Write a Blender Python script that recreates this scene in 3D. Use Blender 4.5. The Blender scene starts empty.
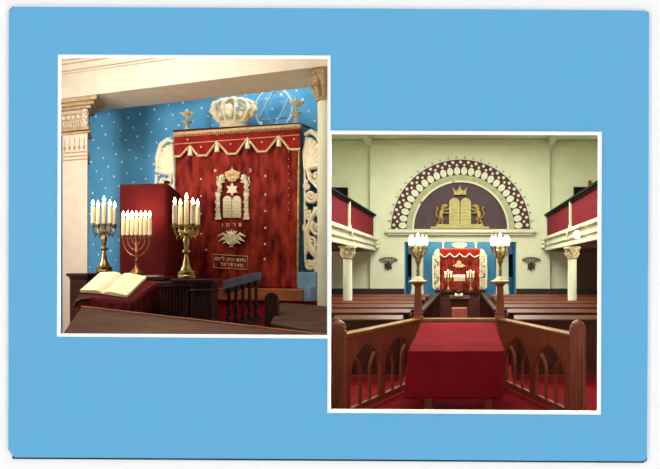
import bpy, bmesh, math, random
from mathutils import Vector, Matrix
random.seed(7)
C = bpy.context.scene.collection
PI = math.pi
F, CX, CY = 700.0, 462.0, 268.0          # focal length and optical axis of the lens, in pixels

def pt(px, py, D):
    """point at depth D seen at a pixel (used to take sizes off the photograph)"""
    return Vector(((px-CX)/F*D, D, (CY-py)/F*D))

def lin(h):
    h = h.lstrip('#'); o = []
    for i in (0, 2, 4):
        c = int(h[i:i+2], 16)/255
        o.append(c/12.92 if c <= .04045 else ((c+.055)/1.055)**2.4)
    return (*o, 1)

# ------------------------------------------------------------------ materials
def mat(name, col, rough=.6, metal=0, col2=None, scale=6, stretch=(1, 1, 1), bump=0, bscale=None, spec=.5, sheen=0, detail=4, lo=.35, hi=.65):
    m = bpy.data.materials.new(name); m.use_nodes = True
    nt = m.node_tree; b = nt.nodes['Principled BSDF']
    b.inputs['Base Color'].default_value = lin(col)
    b.inputs['Roughness'].default_value = rough
    b.inputs['Metallic'].default_value = metal
    b.inputs['Specular IOR Level'].default_value = spec
    if sheen:
        b.inputs['Sheen Weight'].default_value = sheen
        b.inputs['Sheen Tint'].default_value = lin(col2 or col)
    if col2 or bump:
        tc = nt.nodes.new('ShaderNodeTexCoord'); mp = nt.nodes.new('ShaderNodeMapping')
        mp.inputs['Scale'].default_value = stretch
        nt.links.new(tc.outputs['Object'], mp.inputs['Vector'])
    if col2:
        n = nt.nodes.new('ShaderNodeTexNoise'); n.inputs['Scale'].default_value = scale; n.inputs['Detail'].default_value = detail
        r = nt.nodes.new('ShaderNodeValToRGB')
        r.color_ramp.elements[0].position = lo; r.color_ramp.elements[0].color = lin(col)
        r.color_ramp.elements[1].position = hi; r.color_ramp.elements[1].color = lin(col2)
        nt.links.new(mp.outputs[0], n.inputs['Vector']); nt.links.new(n.outputs['Fac'], r.inputs[0])
        nt.links.new(r.outputs[0], b.inputs['Base Color'])
    if bump:
        n2 = nt.nodes.new('ShaderNodeTexNoise'); n2.inputs['Scale'].default_value = bscale or scale; n2.inputs['Detail'].default_value = 5
        bp = nt.nodes.new('ShaderNodeBump'); bp.inputs['Strength'].default_value = bump; bp.inputs['Distance'].default_value = .02
        nt.links.new(mp.outputs[0], n2.inputs['Vector']); nt.links.new(n2.outputs['Fac'], bp.inputs['Height'])
        nt.links.new(bp.outputs[0], b.inputs['Normal'])
    return m

def glow(name, col, s):
    m = bpy.data.materials.new(name); m.use_nodes = True
    b = m.node_tree.nodes['Principled BSDF']
    b.inputs['Base Color'].default_value = lin(col)
    b.inputs['Emission Color'].default_value = lin(col); b.inputs['Emission Strength'].default_value = s
    m.cycles.emission_sampling = 'NONE'
    return m

M = dict(
    card=mat('card_blue', '#69b3df', .6, 0, '#6bb4df', 3, spec=.0),
    paper=mat('paper_white', '#fbfbf9', .8, spec=.0),
    scan=mat('white_board', '#fdfdfe', .9, 0, '#fbfcfd', 2, spec=0),
    edge=mat('card_edge_shadow', '#41474a', .9, spec=0),  # shadow below the card as a flat dark colour
    chip=mat('worn_card_corner', '#8d9498', .9, spec=0),
    plaster=mat('cream_plaster', '#d8cfc1', .8, 0, '#d1c7b8', 5, bump=.06, bscale=40, spec=.15),
    hallwall=mat('pale_green_cream_plaster', '#e0e7cf', .85, 0, '#dae1c8', 2, bump=.05, bscale=30, spec=.1),
    hallwhite=mat('hall_white_paint', '#dfe3cd', .6, 0, '#d8dcc5', 4, spec=.25),
    bluewall=mat('blue_paint', '#62b4ea', .75, 0, '#58abe4', 3, spec=.1),
    star=mat('star_white', '#f4fbff', .6),
    velvet=mat('crimson_velvet', '#500c14', .8, 0, '#ae3d2e', 4.5, (1.9, 1.9, .8), .35, 12, .1, 0, 9, .34, .72),
    valance=mat('red_velvet', '#7a161c', .8, 0, '#962624', 6, bump=.15, bscale=30, spec=.1),
    maroon=mat('maroon_velvet', '#561418', .85, 0, '#4d1114', 4, bump=.1, bscale=60, spec=.08),
    lectern=mat('maroon_cloth', '#5e1c20', .85, 0, '#521719', 6, bump=.1, bscale=60, spec=.1),
    redcloth=mat('red_felt', '#9c2030', .9, 0, '#8e1b2a', 3, bump=.1, bscale=50, spec=.05),
    carpet=mat('red_carpet', '#942029', .95, 0, '#7c1820', 5, bump=.2, bscale=60, spec=.05),
    gred=mat('gallery_red_cloth', '#7c1e2c', .85, 0, '#6c1825', 8, bump=.1, bscale=60, spec=.1),
    gold=mat('gold_thread', '#dcc594', .5, .1, '#bd9c64', 30, bump=.2, bscale=80),
    cream=mat('silver_cream_thread', '#efe9cf', .6, .05, '#d8d0a8', 30, bump=.15, bscale=80),
    brass=mat('aged_brass', '#b9a56c', .3, .85, '#8d7a48', 18, bump=.05),
    copper=mat('dull_bronze', '#a27a58', .35, .8, '#7c5538', 18),
    white=mat('white_gilt_carving', '#fbf4dd', .5, 0, '#efe3bd', 12, spec=.4),
    ivory=mat('ivory_gilt', '#e4dcc0', .5, 0, '#c9bd96', 14, spec=.3),
    pale=mat('pale_blue_strip', '#cfe8f6', .5),
    candle=mat('candle_wax', '#efe0bd', .45, spec=.4),
    flame=glow('candle_flame', '#fff3d2', 12.0),
    bulb=glow('lamp_bulb', '#fff6dc', 5.0),
    darkwood=mat('dark_stained_wood', '#40211c', .45, 0, '#2c1410', 7, (3, 3, .4), .08, 20, spec=.2),
    deskwood=mat('brown_desk_wood', '#523226', .5, 0, '#422619', 5, (.6, 3, 3), .05, 20, spec=.2),
    ledge=mat('orange_brown_wood', '#a9683f', .5, 0, '#8f5230', 5, (.6, 3, 3)),
    bluegrey=mat('rail_blue_sheen', '#46537c', .4, 0, '#3a4468', 6),  # sheen of the blue surroundings painted into the rail colour
    bluelit=mat('blue_lit_plinth', '#5c93c4', .5, 0, '#86aed2', 4),  # blue reflected light painted into the plinth and end block colour
    oak=mat('reddish_oak', '#a65e4b', .42, 0, '#8d4a39', 6, (3, 3, .5), .06, 25),
    oaklight=mat('light_oak_rail', '#c8925c', .3, 0, '#b57f4c', 5, (3, .6, 3)),
    pew=mat('pew_mahogany', '#58291f', .4, 0, '#431d17', 4, (.5, 3, 3), .04, 20),
    pewtop=mat('pew_ledge_varnish', '#693729', .4, 0, '#572b20', 4, (.5, 3, 3), spec=.25),
    dado=mat('black_brown_dado', '#241513', .5, 0, '#1b0f0d', 4),
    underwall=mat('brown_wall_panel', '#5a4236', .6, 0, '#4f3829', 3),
    tymp=mat('dark_plum_paint', '#4b373f', .7, 0, '#41303a', 4),
    archgreen=mat('sage_green_paint', '#aeb290', .75, 0, '#a5a986', 5),
    archpale=mat('pale_sage_paint', '#d9dfc6', .7),
    archdark=mat('dark_brown_paint', '#43262a', .7),
    archpink=mat('pinkish_white_paint', '#e2d3c4', .7),
    archgrey=mat('grey_green_paint', '#a8b3a0', .7),
    tablet=mat('sage_gold_stone', '#b8b577', .6, 0, '#a8a468', 6),
    antiquegold=mat('antique_gold', '#b8a060', .45, .2, '#8c713a', 10),
    ink=mat('brown_ink', '#6c5f38', .8),
    page=mat('book_page', '#f3efcf', .75, 0, '#eae5c2', 6, spec=.2),
    leather=mat('dark_book_cover', '#2a2730', .5),
    black=mat('black_void_paint', '#15100f', .8, spec=.1),
    stone=mat('carved_tan_stone', '#bda787', .7, 0, '#a58c6c', 14, spec=.1),
    deepblue=mat('deep_blue_paint', '#3f7fb8', .6, 0, '#3873aa', 4),
    iron=mat('dark_iron', '#2a1a1e', .6, 0),
    irongreen=mat('verdigris_iron', '#565c4e', .5, .1),
    redglass=mat('red_glass', '#8e1a1c', .3),
)

# ------------------------------------------------------------------ mesh builder
class G:
    def __init__(s):
        s.v = []; s.f = []; s.mi = []; s.m = 0
    def raw(s, vs, fs):
        o = len(s.v); s.v += [Vector(v) for v in vs]
        for f in fs:
            s.f.append([i+o for i in f]); s.mi.append(s.m)
        return s
    def box(s, x0, x1, y0, y1, z0, z1, rot=0, c=None):
        vs = [Vector((x, y, z)) for z in (z0, z1) for x, y in ((x0, y0), (x1, y0), (x1, y1), (x0, y1))]
        if rot:
            c = Vector(c or ((x0+x1)/2, (y0+y1)/2, 0)); R = Matrix.Rotation(rot, 3, 'Z')
            vs = [R @ (v-c)+c for v in vs]
        return s.raw(vs, [(3, 2, 1, 0), (4, 5, 6, 7), (0, 1, 5, 4), (1, 2, 6, 5), (2, 3, 7, 6), (3, 0, 4, 7)])
    def prism(s, poly, vec):
        """polygon (3-D points) pushed along vec"""
        n = len(poly); vec = Vector(vec); p = [Vector(q) for q in poly]
        fs = [tuple(range(n-1, -1, -1)), tuple(range(n, 2*n))]+[(i, (i+1) % n, (i+1) % n+n, i+n) for i in range(n)]
        return s.raw(p+[q+vec for q in p], fs)
    def foot(s, poly, z0, z1):
        return s.prism([(x, y, z0) for x, y in poly], (0, 0, z1-z0))
    def tube(s, pts, r, n=8, closed=False, sq=False):
        pts = [Vector(p) for p in pts]; k = len(pts)
        rs = r if isinstance(r, (list, tuple)) else [r]*k
        vs = []; fs = []; up = None
        for i in range(k):
            a = pts[(i-1) % k if closed else max(i-1, 0)]; b = pts[(i+1) % k if closed else min(i+1, k-1)]
            t = (b-a)
            t = t.normalized() if t.length > 1e-9 else Vector((0, 0, 1))
            if up is None:
                up = Vector((0, 0, 1)) if abs(t.z) < .9 else Vector((0, 1, 0))
            sd = t.cross(up)
            if sd.length < 1e-6: sd = t.cross(Vector((1, 0, .3)))
            sd.normalize(); up = sd.cross(t).normalized()
            for j in range(n):
                w = 2*PI*(j+.5)/n
                vs.append(pts[i]+(sd*math.cos(w)+up*math.sin(w))*rs[i]*(1.414 if sq else 1))
        for i in range(k if closed else k-1):
            i2 = (i+1) % k
            for j in range(n):
                fs.append((i*n+j, i*n+(j+1) % n, i2*n+(j+1) % n, i2*n+j))
        if not closed:
            fs.append(tuple(range(n-1, -1, -1))); fs.append(tuple(range((k-1)*n, k*n)))
        return s.raw(vs, fs)
    def lathe(s, prof, c=(0, 0, 0), n=16, sx=1, sy=1, ph=0):
        c = Vector(c); vs = []; fs = []; k = len(prof)
        for r, z in prof:
            for j in range(n):
                w = 2*PI*j/n+ph; vs.append(c+Vector((math.cos(w)*r*sx, math.sin(w)*r*sy, z)))
        for i in range(k-1):
            for j in range(n):
                fs.append((i*n+j, i*n+(j+1) % n, (i+1)*n+(j+1) % n, (i+1)*n+j))
        fs.append(tuple(range(n-1, -1, -1))); fs.append(tuple(range((k-1)*n, k*n)))
        return s.raw(vs, fs)
    def ball(s, c, r, n=10, k=6):
        if not isinstance(r, (tuple, list)): r = (r, r, r)
        c = Vector(c); vs = [c+Vector((0, 0, -r[2]))]; fs = []
        for i in range(1, k):
            a = -PI/2+PI*i/k
            for j in range(n):
                w = 2*PI*j/n; vs.append(c+Vector((math.cos(a)*math.cos(w)*r[0], math.cos(a)*math.sin(w)*r[1], math.sin(a)*r[2])))
        vs.append(c+Vector((0, 0, r[2]))); L = len(vs)-1
        for j in range(n):
            fs.append((0, 1+(j+1) % n, 1+j)); fs.append((L, 1+(k-2)*n+j, 1+(k-2)*n+(j+1) % n))
            for i in range(k-2):
                fs.append((1+i*n+j, 1+i*n+(j+1) % n, 1+(i+1)*n+(j+1) % n, 1+(i+1)*n+j))
        return s.raw(vs, fs)
    def grid(s, fn, nu, nv):
        vs = [fn(i/nu, j/nv) for j in range(nv+1) for i in range(nu+1)]
        return s.raw(vs, [(j*(nu+1)+i, j*(nu+1)+i+1, (j+1)*(nu+1)+i+1, (j+1)*(nu+1)+i) for j in range(nv) for i in range(nu)])
    def flat(s, loops, half, fn, text=None, size=1):
        """2-D loops (first outer, others holes) or text, filled, thickened by +-half, mapped by fn(x, y, t)"""
        if text is None:
            cu = bpy.data.curves.new('t', 'CURVE'); cu.dimensions = '2D'; cu.fill_mode = 'BOTH'
            for lp in loops:
                sp = cu.splines.new('POLY'); sp.points.add(len(lp)-1); sp.use_cyclic_u = True
                for i, p in enumerate(lp): sp.points[i].co = (p[0], p[1], 0, 1)
        else:
            cu = bpy.data.curves.new('t', 'FONT'); cu.body = text; cu.size = size
            cu.align_x = 'CENTER'; cu.align_y = 'CENTER'; cu.resolution_u = 2
        cu.extrude = half
        ob = bpy.data.objects.new('t', cu); C.objects.link(ob)
        dg = bpy.context.evaluated_depsgraph_get(); ev = ob.evaluated_get(dg); me = ev.to_mesh()
        vs = [fn(v.co.x, v.co.y, v.co.z) for v in me.vertices]; fs = [tuple(p.vertices) for p in me.polygons]
        ev.to_mesh_clear(); bpy.data.objects.remove(ob); bpy.data.curves.remove(cu)
        return s.raw(vs, fs)
    def build(s, name, mats, parent=None, bevel=0, smooth=True, solid=0, loc=None, sharp=38):
        me = bpy.data.meshes.new(name); me.from_pydata([tuple(v) for v in s.v], [], s.f)
        if not isinstance(mats, (list, tuple)): mats = [mats]
        for m in mats: me.materials.append(M[m] if isinstance(m, str) else m)
        for p, i in zip(me.polygons, s.mi): p.material_index = i
        bm = bmesh.new(); bm.from_mesh(me)
        bmesh.ops.remove_doubles(bm, verts=bm.verts, dist=1e-6)
        bmesh.ops.recalc_face_normals(bm, faces=bm.faces); bm.to_mesh(me); bm.free()
        if smooth:
            me.shade_smooth(); me.set_sharp_from_angle(angle=math.radians(sharp))
        o = bpy.data.objects.new(name, me); C.objects.link(o)
        if parent: o.parent = parent
        if loc: o.location = loc
        if solid:
            md = o.modifiers.new('s', 'SOLIDIFY'); md.thickness = solid; md.offset = 0
        if bevel:
            md = o.modifiers.new('b', 'BEVEL'); md.width = bevel; md.segments = 2; md.limit_method = 'ANGLE'
        return o

def tag(o, label=None, cat=None, group=None, kind=None):
    if label: o['label'] = label
    if cat: o['category'] = cat
    if group: o['group'] = group
    if kind: o['kind'] = kind
    return o
def thing(name, label, cat, loc=(0, 0, 0), rz=0, group=None):
    o = bpy.data.objects.new(name, None); C.objects.link(o); o.empty_display_size = .1
    o.location = loc; o.rotation_euler = (0, 0, rz)
    return tag(o, label, cat, group)
def copy_tree(o, parent=None):
    c = o.copy(); C.objects.link(c)
    if parent: c.parent = parent
    for ch in list(o.children): copy_tree(ch, c)
    return c
def dup(o, label, loc, rz=None, scale=None):
    c = copy_tree(o); c['label'] = label; c.location = loc
    if rz is not None: c.rotation_euler.z = rz
    if scale: c.scale = scale
    return c
def struct(g, name, m, **k):
    o = g.build(name, m, **k); o['kind'] = 'structure'; return o
def rect(x0, x1, y0, y1): return [(x0, y0), (x1, y0), (x1, y1), (x0, y1)]

# ================================================================== CARD AND BOARD
DC = 7.0
def cp(px, py, d=DC):
    v = pt(px, py, DC); return (v.x, v.z)
WL = [(60.3, 57.3), (327.6, 58.2), (327.2, 335.2), (59.6, 333.6)]        # openings of the two pictures
WR = [(331.3, 133.8), (598.2, 134.8), (597.4, 411.0), (330.6, 409.2)]
BL = [(58.2, 54.6), (330.6, 55.6), (330.6, 338.6), (57.2, 336.6)]          # outer edges of their white borders
BR = [(328.4, 130.6), (601.8, 131.8), (600.8, 414.6), (327.4, 412.8)]
front = lambda d: (lambda x, y, t: Vector((x, d+t, y)))
mid = lambda a, b: [((p[0]+q[0])/2, (p[1]+q[1])/2) for p, q in zip(a, b)]
HL, HR = mid(WL, BL), mid(WR, BR)
g = G().flat([[(-16, -9), (13, -9), (13, 10), (-16, 10)], [cp(*p) for p in HL], [cp(*p) for p in HR]], .004, front(7.010))
struct(g, 'wall_front', 'scan', smooth=False)
card = thing('postcard', 'light blue postcard with two white-bordered picture openings, lying on white', 'postcard', (0, DC, 0))
loc0 = lambda x, y, t: Vector((x, t, y))
outer = [(12.5, 6.8), (330, 8.4), (644, 10.6), (648.2, 12.5), (649.0, 16), (648.2, 240), (646.8, 457), (645.2, 460.2), (641, 461.2),
         (330, 459), (14.6, 457.2), (8.6, 449.6), (8.8, 240), (9.1, 11)]
g = G().flat([[cp(*p) for p in outer], [cp(*p) for p in HL], [cp(*p) for p in HR]], .004, loc0); g.build('face', 'card', card, smooth=False)
# dark strip painted in as the shadow line under the card's lower edge
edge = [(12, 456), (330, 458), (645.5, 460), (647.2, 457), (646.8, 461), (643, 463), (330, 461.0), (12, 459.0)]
g = G().flat([[cp(*p) for p in edge]], .006, lambda x, y, t: Vector((x, t*.15+.0052, y))); g.build('lower_edge_shadow', 'edge', card, smooth=False)
g = G().flat([[cp(9.0, 10.5), cp(13.5, 6.6), cp(14.5, 7.4), cp(10, 11.5)]], .002, lambda x, y, t: Vector((x, t-.004, y))); g.build('worn_corner', 'chip', card, smooth=False)
g = G().flat([[cp(646.6, 11.2), cp(648.9, 13), cp(648.9, 15.4), cp(647.4, 13.6)]], .002, lambda x, y, t: Vector((x, t-.004, y))); g.build('worn_corner', 'chip', card, smooth=False)
for o_, i_, nm in ((BL, WL, 'left'), (BR, WR, 'right')):
    th_ = .011 if nm == 'left' else .012
    g = G().flat([[cp(*p) for p in o_], [cp(*p) for p in i_]], th_, lambda x, y, t: Vector((x, t+.005, y)))
    g.build('picture_border', 'paper', card, smooth=False)

# ================================================================== LEFT PICTURE: THE ARK UP CLOSE
FL = -1.6
AO = Vector((-3.407, 10.6, FL)); TH = math.atan(.27); CT, ST = math.cos(TH), math.sin(TH)
E = Vector((CT, -ST, 0)); N = Vector((-ST, -CT, 0))                        # along the ark, out of the ark
def A(px, py, q=0):
    """ark frame: (along, up) of the pixel on the plane q in front of the ark"""
    k = (px-CX)/F; o = AO+N*q
    t = (k*o.y-o.x)/(CT+k*ST); D = o.y-t*ST
    return (t, (CY-py)/F*D-FL)
def Av(px, py, q=0):
    u, z = A(px, py, q); return Vector((u, -q, z))
def relief(g, poly, q, half=.01, holes=()):
    return g.flat([[A(*p, q) for p in lp] for lp in [poly, *holes]], half, lambda x, y, t: Vector((x, -q+t, y)))

# --- room shell
g = G()
q = -.42; wo = AO+N*q
def wallp(u, z, off=0): return wo+E*u+N*off+Vector((0, 0, z-FL))
uR = A(329.2, 200, q)[0]
g.prism([wallp(-4.6, FL), wallp(uR, FL), wallp(uR, 3.6), wallp(-4.6, 3.6)], -N*.06)
g.m = 1
ra, rb = Vector((.104, -.158)), Vector((.262, .052))
for i in range(-40, 41):
    for j in range(-30, 31):
        p = ra*i+rb*j+Vector((-.4+random.uniform(-.018, .018), .9+random.uniform(-.018, .018)))
        if -3.6 < p.x < uR-.05 and -1 < p.y < 3.4:
            rr = random.uniform(.015, .021)
            g.prism([wallp(p.x+math.cos(a*PI/4)*rr, p.y+math.sin(a*PI/4)*rr, .001) for a in range(8)], N*.004)
struct(g, 'wall_rear', ['bluewall', 'star'], smooth=False)
k1, k2 = (329.2-CX)/F, (330.9-CX)/F
struct(G().foot([(k1*7.05, 7.05), (k2*7.05, 7.05), (k2*13, 13), (k1*13, 13)], -2.1, 5.0), 'wall_middle', 'hallwhite', smooth=False)
struct(G().box(-7.9, -7.8, 7.05, 13, FL, 3.6), 'wall_left', 'plaster', smooth=False)
struct(G().foot([(-7.9, 7.05), (k1*7.05, 7.05), (k1*13, 13), (-7.9, 13)], FL-.1, FL), 'floor', 'carpet', smooth=False)
struct(G().foot([(-7.9, 7.05), (k1*7.05, 7.05), (k1*13, 13), (-7.9, 13)], 3.6, 3.7), 'ceiling', 'plaster', smooth=False)
# --- beam across the front of the sanctuary
bz = 2.508
fL, fR = pt(66, 98, 10.33), pt(329, 66, 8.66); dirb = (fR-fL).normalized()
fL2 = fL-dirb*1.6; back = Vector((-dirb.y, dirb.x, 0)).normalized()
if back.y < 0: back = -back
def beamq(p, d): return p+back*d
g = G().prism([(fL2.x, fL2.y, bz), (fR.x, fR.y, bz), (beamq(fR, .8).x, beamq(fR, .8).y, bz), (beamq(fL2, .8).x, beamq(fL2, .8).y, bz)], (0, 0, 1.08))
struct(g, 'trim_1', 'plaster', smooth=False)
g = G()
for z0, z1, o in ((2.86, 2.89, .03), (2.89, 2.98, .06), (2.98, 3.02, .10), (3.02, 3.3, .14)):
    a, b = beamq(fL2, -o), beamq(fR, -o)
    a2, b2 = beamq(fL2, -.001), beamq(fR, -.001)
    g.prism([(a.x, a.y, z0), (b.x, b.y, z0), (b2.x, b2.y, z0), (a2.x, a2.y, z0)], (0, 0, z1-z0))
struct(g, 'trim_2', 'plaster', bevel=.008)
# --- left pier
angb = math.atan2(dirb.y, dirb.x)
cA = pt(87.5, 200, 10.36)                                              # front right corner of the shaft
pier = thing('pier', 'white square pier with carved capital at the left end of the beam', 'pier', (cA.x, cA.y, FL), angb)
top = bz-FL
zc0 = (CY-133)/F*10.36-FL; zc1 = (CY-101)/F*10.36-FL
jk = Vector(((89-CX)/F, 1, 0)).normalized(); jk = Matrix.Rotation(-angb, 3, 'Z') @ jk    # the jamb is splayed, nearly in line with the eye
def pfoot(g, o, z0, z1, o2=0):
    d = .62
    return g.foot([(-.52-o, -o), (2.6*o, -o), (2.6*o+jk.x*d+.02, jk.y*d), (-.52-o, jk.y*d)], z0, z1)
pfoot(G(), 0, 0, zc0+.02).build('shaft', 'plaster', pier, bevel=.01)
g = G()
for o_, a_, b_ in ((.03, 0, .03), (.02, .05, .09), (.01, .09, .36), (.05, .36, .40), (.09, .40, .45)): pfoot(g, o_, zc0+a_, zc0+b_)
pfoot(g, .13, zc0+.45, top-.002)
g.build('capital', 'stone', pier, bevel=.006)
g = G()
for i in range(16): g.box(-.52+i*.034, -.502+i*.034, -.03, -.01, zc0+.30, zc0+.345)        # dentils
for i in range(5): g.ball((-.47+i*.105, -.015, zc0+.25), (.03, .03, .035), 8, 5)
for i in range(9): g.tube([(-.46+i*.05, -.012, zc0+.19), (-.44+i*.05, -.03, zc0+.16), (-.46+i*.05, -.012, zc0+.12)], .014, 6)
for i in range(3):
    g.tube([Vector((-.03+.05*math.cos(a)*(1-a/14), -.02, zc0+.31-.09*i+.045*math.sin(a)*(1-a/14))) for a in [j*.5 for j in range(16)]], .013, 6)
    g.ball((-.005+jk.x*(.06+.1*i), -.01+jk.y*(.06+.1*i), zc0+.30-.09*i), .04, 8, 5)
g.build('acanthus_carving', 'plaster', pier)
g = G()
for i in range(5):
    x = -.46+i*.1; zt = zc0-.06
    g.tube([(x, -.004, zt), (x, -.004, zt-.13)], .006, 6); g.lathe([(.004, 0), (.022, -.01), (.016, -.05), (.004, -.055)], (x, -.006, zt-.12), 8)
for zz in (zc0-.28, zc0-.335, zc0-.39): pfoot(g, .012, zz, zz+.018)
g.build('drop_moulding', 'stone', pier)
# --- slim engaged column at the right
cb = pt(328.6, 200, 8.98)
col = thing('engaged_column', 'slim pale half column with leafy capital at the right end of the beam', 'column', (cb.x, cb.y, FL), 0)
def half(prof, sc=1): return [(r*sc, z) for r, z in prof]
zk0 = (CY-102)/F*8.98-FL; zk1 = (CY-70)/F*8.98-FL
def halflathe(g, prof, n=14):
    # half round facing left and forward, flat against the wall
    w0 = math.atan2(1, k1); vs = []; fs = []; k = len(prof)
    for r, z in prof:
        for j in range(n+1):
            w = w0+PI*j/n; vs.append((math.cos(w)*r, math.sin(w)*r, z))
    m = n+1
    for i in range(k-1):
        for j in range(n): fs.append((i*m+j, i*m+j+1, (i+1)*m+j+1, (i+1)*m+j))
        fs.append((i*m+n, i*m, (i+1)*m, (i+1)*m+n))
    fs.append(tuple(range(m-1, -1, -1))); fs.append(tuple(range((k-1)*m, k*m)))
    g.raw(vs, fs); return w0
halflathe(g := G(), [(.18, 0), (.18, .12), (.16, .16), (.145, .2), (.138, zk0)]); g.build('shaft', 'hallwhite', col)
g = G(); w0 = halflathe(g, [(.16, zk0), (.16, zk0+.03), (.14, zk0+.04), (.15, zk0+.2), (.21, zk0+.33), (.24, zk0+.36), (.24, bz-FL-.002)])
for t in range(2):
    for j in range(5):
        w = w0+PI*(j+.5)/5; c, s_ = math.cos(w), math.sin(w); z = zk0+.04+t*.14
        g.tube([(c*.14, s_*.14, z), (c*.17, s_*.17, z+.1), (c*.22, s_*.22, z+.15), (c*.235, s_*.235, z+.12)], [.03, .04, .028, .012], 6)
g.build('capital', 'stone', col)

# --- the ark
ark = thing('torah_ark', 'large ark with crimson velvet curtain and gold embroidery against the starry blue wall', 'ark', AO, -TH)
uL, uRr = A(175, 200)[0], A(300, 200)[0]
zt = A(237, 127.5)[1]; zb = A(237, 289)[1]
G().box(uL-.02, uRr+.02, .04, .40, zb-.02, zt-.02).build('cabinet', 'deepblue', ark, bevel=.01)
g = G().box(uL-.01, uRr+.01, -.04, .42, zt-.03, zt+.012); g.build('cornice', 'darkwood', ark, bevel=.008)
def curt(u, v):
    a = A(176, 131, .03); b = A(298.5, 124.5, .03); c = A(296.5, 288.5, .03); d = A(176.5, 289.5, .03)
    x = (a[0]*(1-u)+b[0]*u)*(1-v)+(d[0]*(1-u)+c[0]*u)*v
    z = (a[1]*(1-u)+b[1]*u)*(1-v)+(d[1]*(1-u)+c[1]*u)*v
    w = .010*math.sin(u*44+.6*math.sin(v*3))+.006*math.sin(u*91+v*2)
    w += v*v*v*.014*math.sin(u*23+v*17)+.008*max(0, v-.6)*math.sin(v*60+u*9)
    return Vector((x, -.035-w, z))
G().grid(curt, 110, 60).build('curtain', 'velvet', ark, solid=.006)
val_low = [(300, 148.5), (298, 149.6), (289.5, 149.3), (279, 136), (266.5, 151.6), (258, 151.8), (247.7, 138.2), (236.5, 153.8), (228, 154.2), (217, 141.6),
           (207, 155.4), (198, 155.8), (190.2, 145.8), (180.5, 156.2), (174.2, 156.6)]
val_top = [(174.2, 131.5), (300.4, 123.8)]
relief(g := G(), val_top+val_low, .07, .008); g.build('valance', 'valance', ark, smooth=False)
def ribbon(g, pts, q, r, n=6):
    return g.tube([Av(*p, q) for p in pts], r, n)
g = G(); ribbon(g, val_low, .085, .021); g.build('scalloped_fringe', 'gold', ark)
g = G(); ribbon(g, [(174, 133.8), (300.6, 125.6)], .088, .026); 
for i in range(60):
    p = 174.4+126*i/59; g.tube([Av(p, 134-(p-174)*.0645, .10), Av(p, 137.2-(p-174)*.0645, .10)], .009, 5)
g.build('top_fringe', 'gold', ark)
g = G(); ribbon(g, [(174.4, 144.2), (299.4, 134.8)], .082, .006); g.build('gold_braid', 'gold', ark)
for (x, y) in ((190.2, 146), (217, 142), (247.7, 138.6), (279, 136.4)):
    p = Av(x, y, .105); g = G().lathe([(.012, 0), (.02, -.02), (.014, -.04), (.03, -.06), (.038, -.15), (.01, -.152)], p, 10); g.build('tassel', 'cream', ark)
def stud(p, r):
    G().ball((0, 0, 0), r, 8, 4).build('gold_stud', 'cream', ark, loc=p)
for (x, y) in ((187.5, 139.6), (201, 147), (217, 134.4), (230.5, 144), (247.5, 131.4), (262, 142), (279, 129.5), (294, 139)):
    stud(Av(x, y, .085), (.014, .008, .014))
for (x, y) in ((201, 179), (201, 196), (201, 214), (201, 234), (265.4, 176), (265.4, 194.5), (265.2, 211), (265.2, 228), (265, 244), (206, 250), (264.6, 259)):
    stud(Av(x, y, .058), (.017, .008, .017))
for i in range(9):
    stud(Av(288.5, 152+i*7.2, .055), (.007, .006, .007))
# embroidery on the curtain
def star_loop(cx, cy, r, ry=None, inner=.56, n=6):
    return [(cx+math.sin(i*PI/n)*(r if i % 2 == 0 else r*inner), cy-math.cos(i*PI/n)*(ry or r)*(1 if i % 2 == 0 else inner)) for i in range(2*n)]
def tablet_loop(x0, x1, yt, yb):
    c, r = (x0+x1)/2, (x1-x0)/2
    return [(x0, yb), (x1, yb)]+[(c+r*math.cos(a*PI/8), yt+r-r*math.sin(a*PI/8)) for a in range(9)]
g = G(); relief(g, star_loop(232.3, 189.4, 6.4, 6.6), .062, .008); g.build('embroidered_star', 'cream', ark, smooth=False)
for x0, x1 in ((223.4, 231.8), (232.6, 241.2)):
    g = G(); relief(g, tablet_loop(x0, x1, 195.8, 217.6), .062, .009); t = g.build('embroidered_tablet', 'cream', ark, smooth=False)
    g = G()
    for k in range(5):
        yy = 202+k*3.2; g.tube([Av(x0+1.4, yy, .073), Av(x1-1.4, yy-.1, .073)], .0035, 4)
    g.build('tablet_line', 'gold', t)
g = G()
relief(g, [(226.4, 178), (225, 172.6), (228, 171.4), (231.4, 169.6), (232.3, 166.6), (233.4, 169.6), (237, 171.2), (240.6, 172.2), (239.2, 177.6), (236, 180.8), (232.6, 181.4), (229, 180.8)], .062, .01)
for k in range(5): g.ball(Av(227.6+k*2.5, 174.6-(.6 if k == 2 else 0), .078), (.015, .012, .03), 8, 5)
g.tube([Av(226.6, 178, .078), Av(232.5, 179.2, .078), Av(239, 177.6, .078)], .012, 6); g.build('embroidered_crown', 'gold', ark)
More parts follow.
